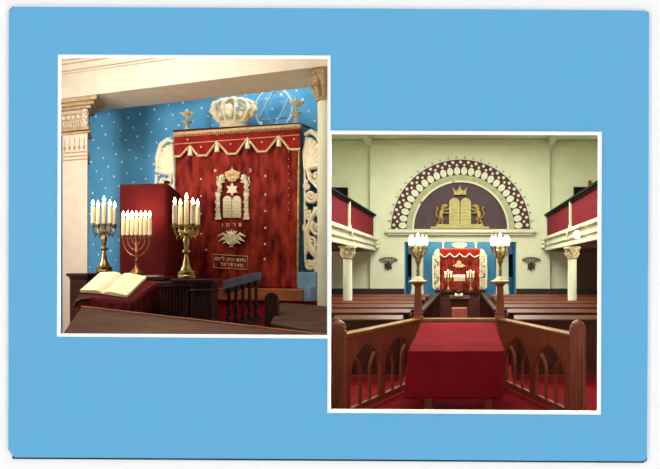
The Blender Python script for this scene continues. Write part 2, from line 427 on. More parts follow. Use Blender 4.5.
def lion(g, P, flip, th=.02):
    """rampant lion; P maps unit coordinates (x towards the tablets 0..1, z 0..1) to space"""
    f = (lambda x, z: P(x, z)) if not flip else (lambda x, z: P(1-x, z))
    T = lambda pts, r: g.tube([f(*p) for p in pts], [k*th for k in r], 8)
    T([(.42, .28), (.40, .42), (.46, .58), (.55, .70)], [1.5, 1.9, 1.9, 1.4])           # trunk
    T([(.52, .66), (.58, .80), (.60, .90)], [2.2, 2.6, 1.2])                              # mane
    T([(.58, .84), (.72, .86), (.82, .82)], [1.5, 1.4, .8])                                # head and muzzle
    T([(.55, .64), (.74, .66), (.92, .74)], [1.0, .8, .6]); T([(.54, .58), (.72, .52), (.90, .56)], [1.0, .8, .6])
    T([(.40, .34), (.56, .24), (.44, .10), (.58, .03)], [1.5, 1.1, .7, .7]); T([(.36, .32), (.34, .18), (.20, .08), (.34, .02)], [1.4, 1.0, .7, .7])
    T([(.32, .30), (.16, .36), (.10, .54), (.22, .66), (.14, .80)], [.6, .5, .5, .6, .9])
for x0, x1, fl in ((215.8, 226, False), (239.6, 251, True)):
    P = lambda x, z, x0=x0, x1=x1: Av(x0+(x1-x0)*x, 192-(192-173)*z, .066)
    g = G(); lion(g, P, fl, .017); g.build('embroidered_lion', 'cream', ark)
for x in (218, 246.3):
    g = G()
    a = Av(x, 192, .06); b = Av(x, 219.6, .06)
    g.lathe([(.055, b.z), (.055, b.z+.03), (.04, b.z+.05), (.05, b.z+.09), (.034, b.z+.1), (.034, a.z-.07), (.046, a.z-.06), (.05, a.z-.03), (.036, a.z-.02), (.06, a.z)], (a.x, a.y, 0), 10, 1, .35)
    g.tube([Vector((a.x+.036*math.cos(t), a.y-.014, b.z+.1+(a.z-b.z-.17)*t/14)) for t in [k*.5 for k in range(29)]], .01, 5)
    g.build('embroidered_pillar', 'cream', ark)
def letters(g, s, cx, cy, q, size, tilt=0, sx=1):
    c = Av(cx, cy, q); ca, sa = math.cos(tilt), math.sin(tilt)
    return g.flat(None, .004, lambda x, y, t: Vector((c.x+x*sx*ca-y*sa, c.y-t, c.z+x*sx*sa+y*ca)), text=s, size=size)
def one(st, *a):
    letters(G_ := G(), st, *a); G_.build('embroidered_letter', 'cream', ark, smooth=False)
for s_, x in (('\u05d5', 222.6), ('\u05e1', 227.7), ('\u05e8', 234.4), ('\u05ea', 240.3)): one(s_, x, 224.8, .064, .085)
one('\u05db', 250.2, 170.4, .064, .085); one('\u05ea', 215.3, 170.8, .064, .075)
for st, xa, xb, ya, yb in (('\u05d0\u05d1\u05d9\u05dc \u05d4\u05d9\u05d7 \u05ea\u05d1\u05d3\u05e0', 216, 245, 258.5, 260.3), ('\u05dc\u05d0\u05e8\u05d3\u05e0\u05d0\u05e1', 221.5, 241.5, 264.1, 265.3)):
    for i, ch in enumerate(st):
        f = i/(len(st)-1)
        if ch != ' ': one(ch, xa+(xb-xa)*f, ya+(yb-ya)*f, .062, .080)
g = G(); g.tube([Av(213, 254.2, .062), Av(247.6, 256.3, .062), Av(247.6, 269.5, .062), Av(213.5, 267.4, .062)], .008, 4, True); g.build('inscription_border', 'gold', ark)
g = G()
g.ball(Av(231.5, 239.6, .062), (.075, .02, .08), 14, 6)
g.tube([Av(231.5+4.9*math.cos(a*PI/8), 239.6+5.0*math.sin(a*PI/8), .075) for a in range(16)], .012, 6, True)
g.tube([Av(231.5+2.2*math.cos(a*PI/8), 239.6+2.6*math.sin(a*PI/8), .085) for a in range(16)], .009, 6, True)
for k in range(-2, 3): g.tube([Av(231.5+k*1.2, 235.4, .07), Av(231.5+k*1.9, 232.4, .07), Av(231.5+k*2.7, 229.6+abs(k)*.8, .07)], [.02, .016, .004], 6)
for s_ in (-1, 1):
    for y1, y2, dx in ((233.2, 236.6, 14.2), (235.6, 239.4, 10.8), (238.4, 241.4, 13.2), (241.2, 243.6, 9)):
        g.tube([Av(231.5+s_*4, (y1+239)/2, .07), Av(231.5+s_*dx*.6, y1+.6, .07), Av(231.5+s_*dx, y2, .07)], [.012, .021, .005], 6)
g.box(*sorted((Av(229.8, 246, .06).x, Av(233.4, 246, .06).x)), -.07, -.055, Av(231, 247.2, .06).z, Av(231, 246, .06).z)
g.build('embroidered_medallion', 'cream', ark)
# brass pole, carved side panels, plinths
a = Av(299, 150, .02); b = Av(297.6, 286, .02)
G().tube([b, a], .02, 8).build('brass_pole', 'brass', ark)
def spiral(g, c, r0, turns, start, sgn, rad, tail=None):
    rad *= 1.25
    pts = []
    n = int(turns*14)
    for i in range(n+1):
        t = i/n; w = start+sgn*turns*2*PI*t; r = r0*(1-.86*t)
        pts.append(Vector((c[0]+math.cos(w)*r, c[2], c[1]+math.sin(w)*r)))
    rs = [rad*(1-.45*i/n) for i in range(n+1)]
    g.tube(pts, rs, 7); g.ball(pts[-1], rad*1.1, 8, 5)
def carved(g, mir):
    """open carved scroll panel, x 0..0.40 outwards from the ark, heights from the photograph"""
    m = (lambda x: -x) if mir else (lambda x: x)
    sg = -1 if mir else 1
    zz = lambda y: A(310, y, .0)[1]
    y0 = 0.03
    T = lambda pts, r: g.tube([Vector((m(x), y0, z)) for x, z in pts], r, 7)
    # large shell leaf on top
    for k in range(7):
        a = .15+k*.23
        T([(.03, zz(168)), (.03+.16*math.cos(a), zz(168)+.24*math.sin(a)), (.03+.30*math.cos(a)+.02, zz(168)+.46*math.sin(a))], [.03, .055, .035])
    T([(.02, zz(134)), (.12, zz(131)), (.24, zz(136)), (.32, zz(150)), (.33, zz(166))], [.03, .04, .045, .04, .02])
    # stem and scrolls
    T([(.04, zz(160)), (.10, zz(178)), (.28, zz(190)), (.30, zz(204)), (.14, zz(216)), (.05, zz(232)), (.14, zz(252)), (.30, zz(262)), (.33, zz(272))], [.03, .035, .035, .035, .035, .04, .045, .04, .03])
    T([(.34, zz(168)), (.35, zz(190)), (.36, zz(215)), (.36, zz(240)), (.34, zz(264))], .024)
    T([(.02, zz(165)), (.02, zz(200)), (.02, zz(240)), (.03, zz(262))], .018)
    for (x, y, r, tn, st, s) in ((.20, 176, .10, 1.4, 2.6, 1), (.12, 196, .10, 1.6, .4, -1), (.27, 208, .09, 1.5, 3.0, 1), (.24, 228, .115, 1.7, 2.2, 1),
                                 (.13, 243, .12, 1.6, 5.2, -1), (.26, 250, .09, 1.4, 1.0, 1), (.10, 264, .09, 1.5, .8, -1), (.27, 270, .08, 1.3, 2.0, 1), (.10, 216, .07, 1.3, 1.2, 1), (.31, 192, .06, 1.3, .5, -1), (.06, 228, .06, 1.2, 2.0, 1), (.32, 232, .055, 1.2, 4, -1), (.19, 262, .06, 1.3, 3.3, 1), (.20, 212, .06, 1.3, 5, 1), (.06, 186, .055, 1.2, 1.5, 1)):
        st2 = st if not mir else PI-st
        spiral(g, (m(x), zz(y), y0), r, tn, st2, s*sg, .024)
    for (x, y, dx, dz) in ((.3, 182, .08, .08), (.06, 184, -.04, .09), (.3, 220, .08, -.05), (.05, 206, -.02, -.08), (.33, 236, .06, .06), (.2, 262, .05, -.1), (.05, 254, -.03, .08), (.34, 258, .05, -.06), (.18, 274, 0, -.08)):
        z = zz(y)
        T([(x, z), (x+dx*.5, z+dz*.6), (x+dx, z+dz)], [.014, .032, .006])
zz310 = A(310, 200)[1]
g = G(); carved(g, False); o = g.build('carved_panel', 'white', ark); o.location = (A(300.5, 200)[0]+.035, 0, 0)
g = G(); carved(g, True); o = g.build('carved_panel', 'white', ark); o.location = (A(175, 200)[0]-.02, 0, 0)
zp1 = A(305, 272)[1]; zp0 = A(305, 288.5)[1]
G().box(uRr-.02, A(326.6, 200, -.3)[0], -.05, .3, zp0, zp1).build('panel_plinth', 'bluelit', ark, bevel=.01)
G().box(uL-.34, uL+.02, -.05, .3, zp0, zp1).build('panel_plinth', 'bluelit', ark, bevel=.01)
ze = A(270, 301, .25)[1]
g = G().box(uL-.5, A(302.5, 292, .25)[0], -.25, .4, ze, zp0-.002); g.build('ledge', 'ledge', ark, bevel=.012)
g = G().box(A(303, 292, .2)[0]+.01, A(326.6, 200, -.3)[0], -.22, .25, ze, zp0+.03); g.build('end_block', 'bluelit', ark, bevel=.012)
G().box(uL-.5, A(326.6, 200, -.3)[0], -.18, .25, 0, ze-.001).build('base', 'redcloth', ark)
# crown and ornaments on the ark
def crown(w, h, name_parent, m='white', loc=(0, 0, 0)):
    g = G(); r0 = w*.30
    g.lathe([(r0*1.02, 0), (r0*1.08, h*.03), (r0, h*.06), (r0*1.02, h*.15), (r0*1.12, h*.18), (r0*1.1, h*.22), (r0*.9, h*.22)], (0, 0, 0), 20, 1, .55)
    for k in range(10):
        a = 2*PI*k/10+.15; c, s = math.cos(a), math.sin(a)*.55
        pts = [(r0*1.02, h*.2), (w*.40, h*.36), (w*.485, h*.56), (w*.44, h*.76), (w*.28, h*.88), (w*.10, h*.90)]
        g.tube([Vector((c*r, s*r, z)) for r, z in pts], [w*.035, w*.04, w*.045, w*.04, w*.035, w*.03], 7)
        for r, z in pts[1:4]: g.ball((c*r*1.04, s*r*1.04, z), w*.045, 7, 5)
        a2 = a+PI/10; c, s = math.cos(a2), math.sin(a2)*.55
        g.ball((c*r0*1.25, s*r0*1.25, h*.38), (w*.06, w*.05, h*.11), 8, 5); g.ball((c*r0*1.3, s*r0*1.3, h*.53), w*.035, 7, 5)
    g.lathe([(w*.10, h*.86), (w*.12, h*.9), (w*.05, h*.93), (w*.07, h*.97), (w*.03, h*1.0)], (0, 0, 0), 10)
    g.ball((0, -r0*.62, h*.52), (w*.13, w*.06, h*.2), 12, 6)
    o = g.build('crown', m, name_parent); o.location = loc
    return o
c0 = Av(233.5, 126, -.1); c1 = Av(233.5, 94, -.1)
o = crown(A(255.3, 110, -.1)[0]-A(212.3, 110, -.1)[0], c1.z-zt-.05, ark, 'white', (c0.x, .1, zt+.013))
sc = Av(274, 109, -.22); sr = (A(292.5, 109, -.22)[0]-A(255.5, 109, -.22)[0])/2
g = G(); ring = lambda r, a: Vector((sc.x+r*math.sin(a), .22, sc.z+r*math.cos(a)))
g.tube([ring(sr, 2*PI*k/40) for k in range(40)], .019, 6, True)
for o_ in (0, PI): g.tube([ring(sr*.93, o_+2*PI*k/3) for k in range(3)], .018, 6, True)
g.tube([ring(sr, PI), Vector((sc.x, .22, zt+.013))], .015, 6)
g.build('ring_star', 'pale', ark)
for px, yt, yb in ((187, 106.5, 128), (296, 95.5, 122)):
    b = Av(px, yb, -.05); t = Av(px, yt, -.05); h = t.z-b.z; z0 = zt+.013
    g = G().lathe([(.05, 0), (.05, .02), (.022, .04), (.03, h*.2), (.016, h*.26), (.05, h*.34), (.085, h*.42), (.02, h*.47), (.014, h*.6), (.04, h*.66), (.10, h*.76), (.11, h*.79), (.03, h*.8), (.035, h*.88), (.012, h)], (b.x, .05, z0), 12)
    g.tube([(b.x, .05, z0+h*.6), (b.x+.08, .03, z0+h*.62), (b.x+.11, .03, z0+h*.74)], .012, 6); g.ball((b.x+.11, .03, z0+h*.77), .026, 8, 5)
    g.build('ornament_lamp', 'ivory', ark)

# --- tall maroon screen
P0, P1, P2 = pt(119.8, 185.5, 9.2), pt(167.2, 184.8, 9.1), pt(180.5, 197, 10.4)
P3 = P0+(P2-P1)
zs = P0.z
scr = thing('velvet_screen', 'tall boxy screen covered in maroon velvet behind the seven-branched menorah', 'screen', (P1.x, P1.y, FL))
R = lambda p: (p.x-P1.x, p.y-P1.y)
def panel(a, b, th, z0, z1):
    d = (b-a); n = Vector((d.y, -d.x, 0)).normalized()*th
    return [R(a), R(b), R(b-n), R(a-n)], z0, z1
for nm, a, b in (('front_panel', P0, P1), ('side_panel', P1, P2)):
    G().foot(*panel(a, b, .05, 0, zs-FL)).build(nm, 'maroon', scr, bevel=.008)
G().foot(*panel(P2, P3, .05, 0, zs-FL)).build('back_panel', 'maroon', scr); G().foot(*panel(P3, P0, .05, 0, zs-FL)).build('side_panel', 'maroon', scr)
G().foot([R(P0), R(P1), R(P2), R(P3)], zs-FL, zs-FL+.018).build('top_board', 'darkwood', scr, bevel=.004)
G().box(-.04, .01, .0, .06, zs-FL+.018, zs-FL+.05).build('corner_clip', 'black', scr)

# --- candles
def candle(parent, x, y, z, h, r=.026):
    c = G().lathe([(r*.98, 0), (r, .01), (r*.98, h*.6), (r*.94, h-.006), (r*.5, h), (r*.1, h+.004)], (0, 0, 0), 12).build('candle', 'candle', parent); c.location = (x, y, z)
    G().lathe([(.002, h+.004), (.017, h+.02), (.020, h+.034), (.012, h+.06), (.002, h+.085)], (0, 0, 0), 10).build('flame', 'flame', c)
    return c
def lamp(loc, w, col='#ffd9a0', r=.06):
    l = bpy.data.lights.new('candle_light', 'POINT'); l.energy = w; l.color = lin(col)[:3]; l.shadow_soft_size = r
    o = bpy.data.objects.new('candle_light', l); C.objects.link(o); o.location = loc; return o
# seven-branched menorah
b = pt(136.5, 276.6, 8.9)
men = thing('menorah', 'bronze seven-branched menorah with a row of lit candles before the maroon screen', 'menorah', b, -.12)
g = G().lathe([(.115, 0), (.115, .012), (.09, .03), (.1, .04), (.06, .075), (.05, .085), (.02, .12), (.018, .15)], (0, 0, 0), 20); g.build('base', 'copper', men)
g = G().lathe([(.013, .12), (.013, .2), (.026, .215), (.013, .23), (.013, .30), (.024, .315), (.012, .33), (.012, .5)], (0, 0, 0), 12); g.build('stem', 'copper', men)
hb = .50
for i, rr in enumerate((.06, .12, .18)):
    g = G().tube([(rr*math.cos(a), 0, hb-.015-rr*1.25*math.sin(a)) for a in [PI*k/24 for k in range(25)]], .0085, 8); g.build('branch', 'copper', men)
G().tube([(-.19, 0, hb-.01), (.19, 0, hb-.01)], .007, 8).build('cross_bar', 'copper', men)
for i in range(-3, 4):
    g = G().lathe([(.010, hb-.02), (.012, hb), (.028, hb+.006), (.030, hb+.012), (.024, hb+.014), (.024, hb+.03), (.02, hb+.03)], (i*.06, 0, 0), 12); g.build('candle_cup', 'copper', men)
    candle(men, i*.06, 0, hb+.028, .225, .024)
# five-candle candelabra
def candelabrum(label, loc, rz):
    t = thing('candelabrum', label, 'candelabrum', loc, rz, 'brass candelabra on the ark stands')
    g = G().lathe([(.105, .02), (.11, .035), (.095, .05), (.10, .06), (.10, .085), (.075, .10)], (0, 0, 0), 8, ph=PI/8)
    for k in range(4):
        a = PI/4+k*PI/2; g.ball((.092*math.cos(a), .092*math.sin(a), .018), (.028, .028, .018), 8, 5)
    g.build('base', 'brass', t)
    g = G().lathe([(.07, .10), (.066, .12), (.045, .16), (.038, .2), (.026, .26), (.02, .30), (.045, .315), (.05, .33), (.045, .345), (.02, .36), (.024, .38), (.036, .43), (.04, .47), (.03, .50),
                   (.018, .52), (.05, .545), (.055, .56), (.03, .58), (.022, .62), (.035, .65), (.04, .66), (.03, .67)], (0, 0, 0), 14); g.build('stem', 'brass', t)
    for k in range(4):
        a = .35+k*PI/2; c, s = math.cos(a), math.sin(a)
        g = G().tube([(c*r, s*r, z) for r, z in ((.02, .56), (.06, .53), (.10, .52), (.138, .54), (.15, .59), (.148, .62))], [.014, .012, .011, .011, .010, .012], 7)
        spiral_pts = [(c*(.085+.03*math.cos(w)*(1-w/9)), s*(.085+.03*math.cos(w)*(1-w/9)), .565+.03*math.sin(w)*(1-w/9)) for w in [j*.6 for j in range(13)]]
        g.tube(spiral_pts, .007, 6)
        g.tube([(c*.10, s*.10, .52), (c*.125, s*.125, .50), (c*.115, s*.115, .475)], [.008, .011, .004], 6)
        arm = g.build('arm', 'brass', t)
        G().lathe([(.012, .615), (.04, .625), (.042, .632), (.018, .636), (.026, .648), (.027, .665), (.022, .668)], (c*.148, s*.148, 0), 12).build('candle_cup', 'brass', arm)
        candle(t, c*.148, s*.148, .66, .235)
    candle(t, 0, 0, .668, .29, .028)
    return t
bl = pt(104, 273.2, 9.4); br = pt(186.4, 278.8, 8.5)
candelabrum('brass five-candle candelabrum on the dark ledge at the far left by the pier', bl, .62)
candelabrum('brass five-candle candelabrum beside the stair pier in front of the crimson curtain', br, .52)
lamp(bl+Vector((0, -.04, 1.08)), 5); lamp(br+Vector((0, 0, 1.12)), 9); lamp(b+Vector((0, -.03, .86)), 9)

# --- dark wooden furniture of the ark steps
z_ = bl.z
g = thing('side_stand', 'dark wooden stand under the far left candelabrum', 'stand', (bl.x, bl.y, FL))
t = g; G().box(-.40, .26, -.2, .22, z_-FL-.035, z_-FL-.001).build('top', 'darkwood', t, bevel=.006); G().box(-.36, .22, -.16, .18, 0, z_-FL-.035).build('body', 'darkwood', t)
p = pt(78, 276, 8.9)
t = thing('wooden_pedestal', 'square dark wooden pedestal with moulded cap left of the open book', 'pedestal', (p.x, p.y, FL))
zt1 = pt(78, 273.2, 8.9).z-FL
g = G().box(-.14, .13, 0, .3, zt1-.05, zt1); g.box(-.125, .115, .015, .285, zt1-.085, zt1-.05); g.build('cap', 'darkwood', t, bevel=.01)
G().box(-.118, .108, .02, .28, 0, zt1-.085).build('body', 'darkwood', t, bevel=.006)
zd = b.z
d0 = pt(121, 276.6, 9.0)
t = thing('altar_desk', 'dark wooden desk carrying the menorah and the small closed book', 'desk', (b.x, b.y, FL))
G().box(-.30, .42, -.14, .17, zd-FL-.05, zd-FL-.001).build('top', 'darkwood', t, bevel=.008)
G().box(-.27, .40, -.12, .15, 0, zd-FL-.05).build('body', 'darkwood', t)
p = pt(153, 277.6, 8.85)
bk = thing('closed_book', 'small closed dark book lying to the right of the menorah base', 'book', (p.x, p.y, zd), -.1)
G().box(-.10, .10, -.06, .06, .004, .020).build('pages', 'page', bk)
g = G().box(-.105, .105, -.065, .065, 0, .004); g.box(-.105, .105, -.065, .065, .020, .025); g.box(-.105, -.1, -.065, .065, 0, .025); g.build('cover', 'leather', bk)
# fluted stand under the right candelabrum
zr = br.z
t = thing('fluted_stand', 'dark fluted wooden stand carrying the right candelabrum', 'stand', (br.x, br.y, FL))
xl, xr = pt(157.5, 300, 8.4).x-br.x, pt(188.5, 300, 8.4).x-br.x
h = zr-FL
G().box(xl+.16, xr+.06, -.13, .25, h-.035, h-.001).build('top', 'darkwood', t, bevel=.008)
g = G().box(xl, xr+.05, -.11, .25, h-.10, h-.035); g.build('frieze', 'darkwood', t, bevel=.01)
G().box(xl+.02, xr+.02, -.07, .22, 0, h-.10).build('body', 'darkwood', t)
g = G()
for i in range(9):
    x = xl+.04+i*(xr-xl-.06)/8; g.tube([(x, -.07, 0), (x, -.07, h-.11)], .024, 8)
g.build('fluting', 'darkwood', t)
# newel pier + stair balustrade
p = pt(205, 290, 8.3)
t = thing('stair_balustrade', 'dark balustrade with square newel and blue-grey sloping rail below the curtain', 'balustrade', (p.x, p.y, FL))
hz = pt(205, 279, 8.3).z-FL
g = G().box(-.145, .145, -.14, .14, hz-.05, hz); g.box(-.12, .12, -.115, .115, hz-.10, hz-.05); g.box(-.14, .14, -.135, .135, hz-.145, hz-.12); nw = g.build('newel_cap', 'darkwood', t, bevel=.008)
g = G().box(-.115, .115, -.11, .11, 0, hz-.10)
g.flat([[(-.08, .5), (.08, .5), (.08, hz-.36), (.0, hz-.2), (-.08, hz-.36)]], .008, lambda x, y, tt: Vector((x, -.112+tt, y)))
g.build('newel', 'darkwood', t, bevel=.006)
r0, r1 = pt(222.8, 280.3, 8.3), pt(257.6, 271.8, 8.8); q0, q1 = pt(222.8, 290, 8.3), pt(257.6, 280.8, 8.8)
o = Vector((p.x, p.y, FL)); wd = Vector((.02, .10, 0))
g = G().prism([r0-o, r1-o, q1-o, q0-o], wd); g.build('hand_rail', 'bluegrey', t, bevel=.01)
lo0, lo1 = pt(214, 325, 8.25), pt(258.5, 316.5, 8.8)
g = G().prism([lo0-o, lo1-o, lo1-o-Vector((0, 0, .09)), lo0-o-Vector((0, 0, .09))], wd); g.build('bottom_rail', 'darkwood', t, bevel=.008)
for k in range(5):
    f = (k+.55)/5.1
    top_ = q0.lerp(q1, f)+wd*.5-o; bot = lo0.lerp(lo1, .2+.8*f)+wd*.5-o
    bot.x = top_.x; bot.y = top_.y
    L = top_.z-bot.z
    G().lathe([(.034, 0), (.034, .05), (.020, .07), (.028, .12), (.022, .2), (.018, L-.12), (.028, L-.09), (.018, L-.075), (.034, L-.03), (.036, L+.01)], bot, 10).build('baluster', 'darkwood', t)
lx0 = pt(216, 290, 8.3)
g = G()
for k in range(6):
    f = (k+.05)/5.1; c = q0.lerp(q1, f)+wd*.3-o; 
    pass
arches = []
n = 5
for k in range(n):
    a = q0.lerp(q1, k/n)-o+wd*.4; c = q0.lerp(q1, (k+1)/n)-o+wd*.4
    prev = None
    poly = [a, c]
    for j in range(9):
        w = PI*j/8; m_ = a.lerp(c, .5+.5*math.cos(w)); poly.append(m_-Vector((0, 0, .055*(1-math.sin(w))+.002)))
    g.prism(poly, wd*.2)
g.build('arched_apron', 'darkwood', t, smooth=False)
G().foot([(lo0.x-p.x-.1, lo0.y-p.y), (lo1.x-p.x, lo1.y-p.y), (lo1.x-p.x+.02, lo1.y-p.y+.1), (lo0.x-p.x-.08, lo0.y-p.y+.1)], 0, lo0.z-FL-.1).build('stair_string', 'darkwood', t)

# --- sloping lectern with the open book
nl, nr, fr, fl_ = pt(76.5, 296.4, 8.0), pt(132, 301, 8.0), pt(159.5, 281, 8.7), pt(98, 276.4, 8.72)
t = thing('lectern', 'sloping lectern draped in maroon cloth under the open book', 'lectern', (nl.x+.3, 8.3, FL))
o = Vector((nl.x+.3, 8.3, FL))
g = G().prism([nl-o, nr-o, fr-o, fl_-o], (0, 0, -.03)); g.build('desk_top', 'lectern', t, bevel=.008)
def drape(g, a, b, dz0, dz1, n=18, amp=.02):
    dd = (b-a).normalized(); nn = Vector((dd.y, -dd.x, 0)).normalized()
    return g.grid(lambda u, v: a.lerp(b, u)-o+Vector((0, 0, -.012-(dz0+(dz1-dz0)*u)*v))+nn*(.004+amp*v*(1+math.sin(u*26))), n*3, 8)
g = G(); drape(g, nl, nr, .16, .20); drape(g, nr, fr, .20, .34); g.build('cloth_drop', 'lectern', t, solid=.006)
bx = lambda v: v-o
g = G().prism([bx(nl)+Vector((.06, .08, -.03)), bx(nr)+Vector((-.05, .08, -.03)), bx(fr)+Vector((-.06, -.1, -.03)), bx(fl_)+Vector((.06, -.1, -.03))], (0, 0, -.02))
mx = [(bx(nl).x+.12, -.22), (bx(nr).x-.1, -.22), (bx(nr).x-.1, .3), (bx(nl).x+.12, .3)]
g.foot(mx, 0, nl.z-FL-.06); g.build('stand', 'darkwood', t)
aa = bx(pt(92, 297.5, 8.0)); 
g = G().tube([bx(pt(74.5, 305.6, 7.98)), bx(pt(77, 301.5, 7.98)), bx(pt(82, 299, 7.98)), bx(pt(92, 298.4, 8.0))], .022, 8); g.build('curved_bracket', 'iron', t)
# the open book
e1 = (nr-nl); e2 = ((fl_-nl)+(fr-nr))/2
nrm = e1.cross(e2).normalized()
if nrm.z < 0: nrm = -nrm
bo = thing('open_book', 'large open book with cream pages lying on the maroon lectern', 'book', nl+nrm*.004)
def page(side):
    a0, a1 = (102.8, 294.8), (121.8, 275.8)          # gutter near, far
    e0, e1_ = ((80.3, 293.2), (100.4, 275.2)) if side < 0 else ((127, 298.5), (146.7, 279.4))
    def onp(px, py):
        d = Vector(((px-CX)/F, 1, (CY-py)/F)); k = (nl-Vector((0, 0, 0))).dot(nrm)/d.dot(nrm); return d*k-nl
    A0, A1, E0, E1 = onp(*a0), onp(*a1), onp(*e0), onp(*e1_)
    def f(u, v):
        base = (A0.lerp(A1, v)).lerp(E0.lerp(E1, v), u)
        return base+nrm*(.028+.028*math.sin(min(1, u*2.2)*PI/2)*(1-u*.75)-.022*math.exp(-u*18))
    top = [[f(i/14, j/6) for i in range(15)] for j in range(7)]
    g = G(); g.grid(f, 14, 6); g.grid(lambda u, v: (A0.lerp(A1, v)).lerp(E0.lerp(E1, v), u)+nrm*.006, 14, 6)
    # page edges
    g.grid(lambda u, v: f(u, 0)*(1-v)+((A0).lerp(E0, u)+nrm*.006)*v, 14, 1)
    g.grid(lambda u, v: f(u, 1)*(1-v)+((A1).lerp(E1, u)+nrm*.006)*v, 14, 1)
    g.grid(lambda u, v: f(1, u)*(1-v)+(E0.lerp(E1, u)+nrm*.006)*v, 6, 1)
    g.build('page_block', 'page', bo)
    c = G().prism([A0, A1, E1+(E1-A1)*.03, E0+(E0-A0)*.03], nrm*.005); c.build('cover', 'leather', bo)
page(-1); page(1)

# --- foreground pew desk and the pew at the right
def slab(name, label, quad, th, kind, legs):
    o = Vector((sum(v.x for v in quad)/4, sum(v.y for v in quad)/4, FL))
    t = thing(name, label, kind, o)
    G().prism([v-o for v in quad], (0, 0, -th)).build('book_rest', 'deskwood', t, bevel=.01)
    return t, o
F0, F1, F2, F3 = pt(81.4, 306.8, 7.76), pt(328.6, 335.4, 7.28), pt(300, 349, 7.1), pt(61.5, 335.2, 7.14)
t, o = slab('pew', 'brown pew with sloping wooden book rest across the foreground', [F3, F2, F1, F0], .045, 'pew', 0)
g = G()
dn = Vector((0, 0, .05))
up = [F0-o, F1-o]
g.prism([F0-o-dn+Vector((.03, -.02, 0)), F1-o-dn+Vector((-.12, -.02, 0)), F1-o-dn+Vector((-.12, -.05, 0)), F0-o-dn+Vector((.03, -.05, 0))], (0, 0, -.75)); g.build('back_panel', 'darkwood', t)
g = G().tube([F0-o+Vector((0, 0, .004)), F1-o+Vector((0, 0, .004))], .008, 6); g.build('edge_moulding', 'ledge', t)
for a in (F0, F1+Vector((-.16, 0, 0))):
    G().box(a.x-o.x+.02, a.x-o.x+.08, a.y-o.y-(.45 if a is F0 else .12), a.y-o.y-.06, 0, a.z-FL-.30).build('bench_end', 'darkwood', t)
R0, R1, R2, R3 = pt(281, 302.2, 8.1), pt(328.5, 306, 7.9), pt(328.5, 334.6, 7.5), pt(270.6, 322.2, 7.75)
t, o = slab('pew', 'short brown pew with rounded end panel below the right of the curtain', [R3, R2, R1, R0], .04, 'pew', 0)
pe = pt(274.6, 308, 8.0)-o
def endp(x, y, t_): return Vector((pe.x-.075+x, pe.y-.12+t_, y))
ztop = pt(274, 292.4, 7.9).z-FL; wE = .15
loop = [(0, .5), (wE, .5), (wE, ztop-.075)]+[(wE/2+wE/2*math.cos(PI*k/10), ztop-.075+.075*math.sin(PI*k/10)) for k in range(1, 10)]+[(0, ztop-.075)]
g = G().flat([loop], .03, endp); g.build('bench_end', 'darkwood', t, bevel=.008)
g = G().prism([R3-o-Vector((.0, -.03, .05)), R2-o-Vector((0, -.03, .05)), R2-o-Vector((0, -.06, .05)), R3-o-Vector((0, -.06, .05))], (0, 0, -.8)); g.build('back_panel', 'darkwood', t)
# ================================================================== RIGHT PICTURE: THE HALL
HF = -1.95; DB = 25.2
def X(px, D): return (px-CX)/F*D
def Z(py, D): return (CY-py)/F*D
HC = X(460.3, DB)                                                   # axis of the hall at the end wall
# shell
struct(G().foot([(k2*7.05, 7.05), (5.9, 7.05), (5.9, 29), (-5.9, 29), (-5.9, 13), (k2*13, 13)], HF-.1, HF), 'floor', 'carpet', smooth=False)
ZC = 4.62
struct(G().foot([(k2*7.05, 7.05), (5.9, 7.05), (5.9, 29), (-5.9, 29), (-5.9, 13), (k2*13, 13)], ZC, ZC+.1), 'ceiling', 'hallwall', smooth=False)
struct(G().box(5.6, 5.7, 7.05, 29, HF, ZC), 'wall_right', 'hallwall', smooth=False)
struct(G().box(-5.7, -5.6, 13, 29, HF, ZC), 'wall_left', 'hallwall', smooth=False)
struct(G().box(-5.7, k2*13+.005, 12.98, 13.02, HF, ZC), 'wall_left_return', 'hallwall', smooth=False)
# end wall with the sanctuary opening
ox0, ox1, oz = X(404, DB), X(516.5, DB), Z(241.8, DB)
wx0, wx1 = X(370, DB), X(550, DB)
struct(G().flat([[(wx0, HF), (ox0, HF), (ox0, oz), (ox1, oz), (ox1, HF), (wx1, HF), (wx1, ZC), (wx0, ZC)]], .12, front(DB+.12)), 'wall_rear', 'hallwall', smooth=False)
struct(G().box(-5.6, wx0+.01, DB+.18, DB+.3, HF, ZC), 'wall_rear_left', 'hallwall', smooth=False)
struct(G().box(wx1-.01, 5.6, DB+.18, DB+.3, HF, ZC), 'wall_rear_right', 'hallwall', smooth=False)
g = G()
for z0, z1, d in ((Z(144.6, DB), Z(143, DB), .05), (Z(143, DB), Z(137.5, DB), .10), (Z(137.5, DB), ZC, .2)):
    g.box(wx0, wx1, DB-d, DB+.02, z0, z1); g.box(-5.6, wx0-.001, DB+.18-d, DB+.2, z0, z1); g.box(wx1+.001, 5.6, DB+.18-d, DB+.2, z0, z1)
struct(g, 'trim_3', 'hallwhite', bevel=.01)
for i, x in ((4, wx0), (5, wx1)):
    struct(G().box(x-.10, x+.10, 13.1, DB-.1, Z(145.2, DB), ZC), 'trim_%d' % i, 'hallwhite')
# ledge and lintel under the arch
g = G().box(X(386, DB), X(535, DB), DB-.16, DB, Z(233, DB), Z(229.6, DB)); g.box(X(388, DB), X(533, DB), DB-.10, DB, Z(235.4, DB), Z(233, DB))
struct(g, 'trim_6', 'hallwhite', bevel=.012)
for i, x0, x1 in ((7, -5.6, ox0), (8, ox1, 5.6)):
    struct(G().box(x0, x1, DB-.05, DB+.17, HF, Z(288.6, DB)), 'trim_%d' % i, 'dado')
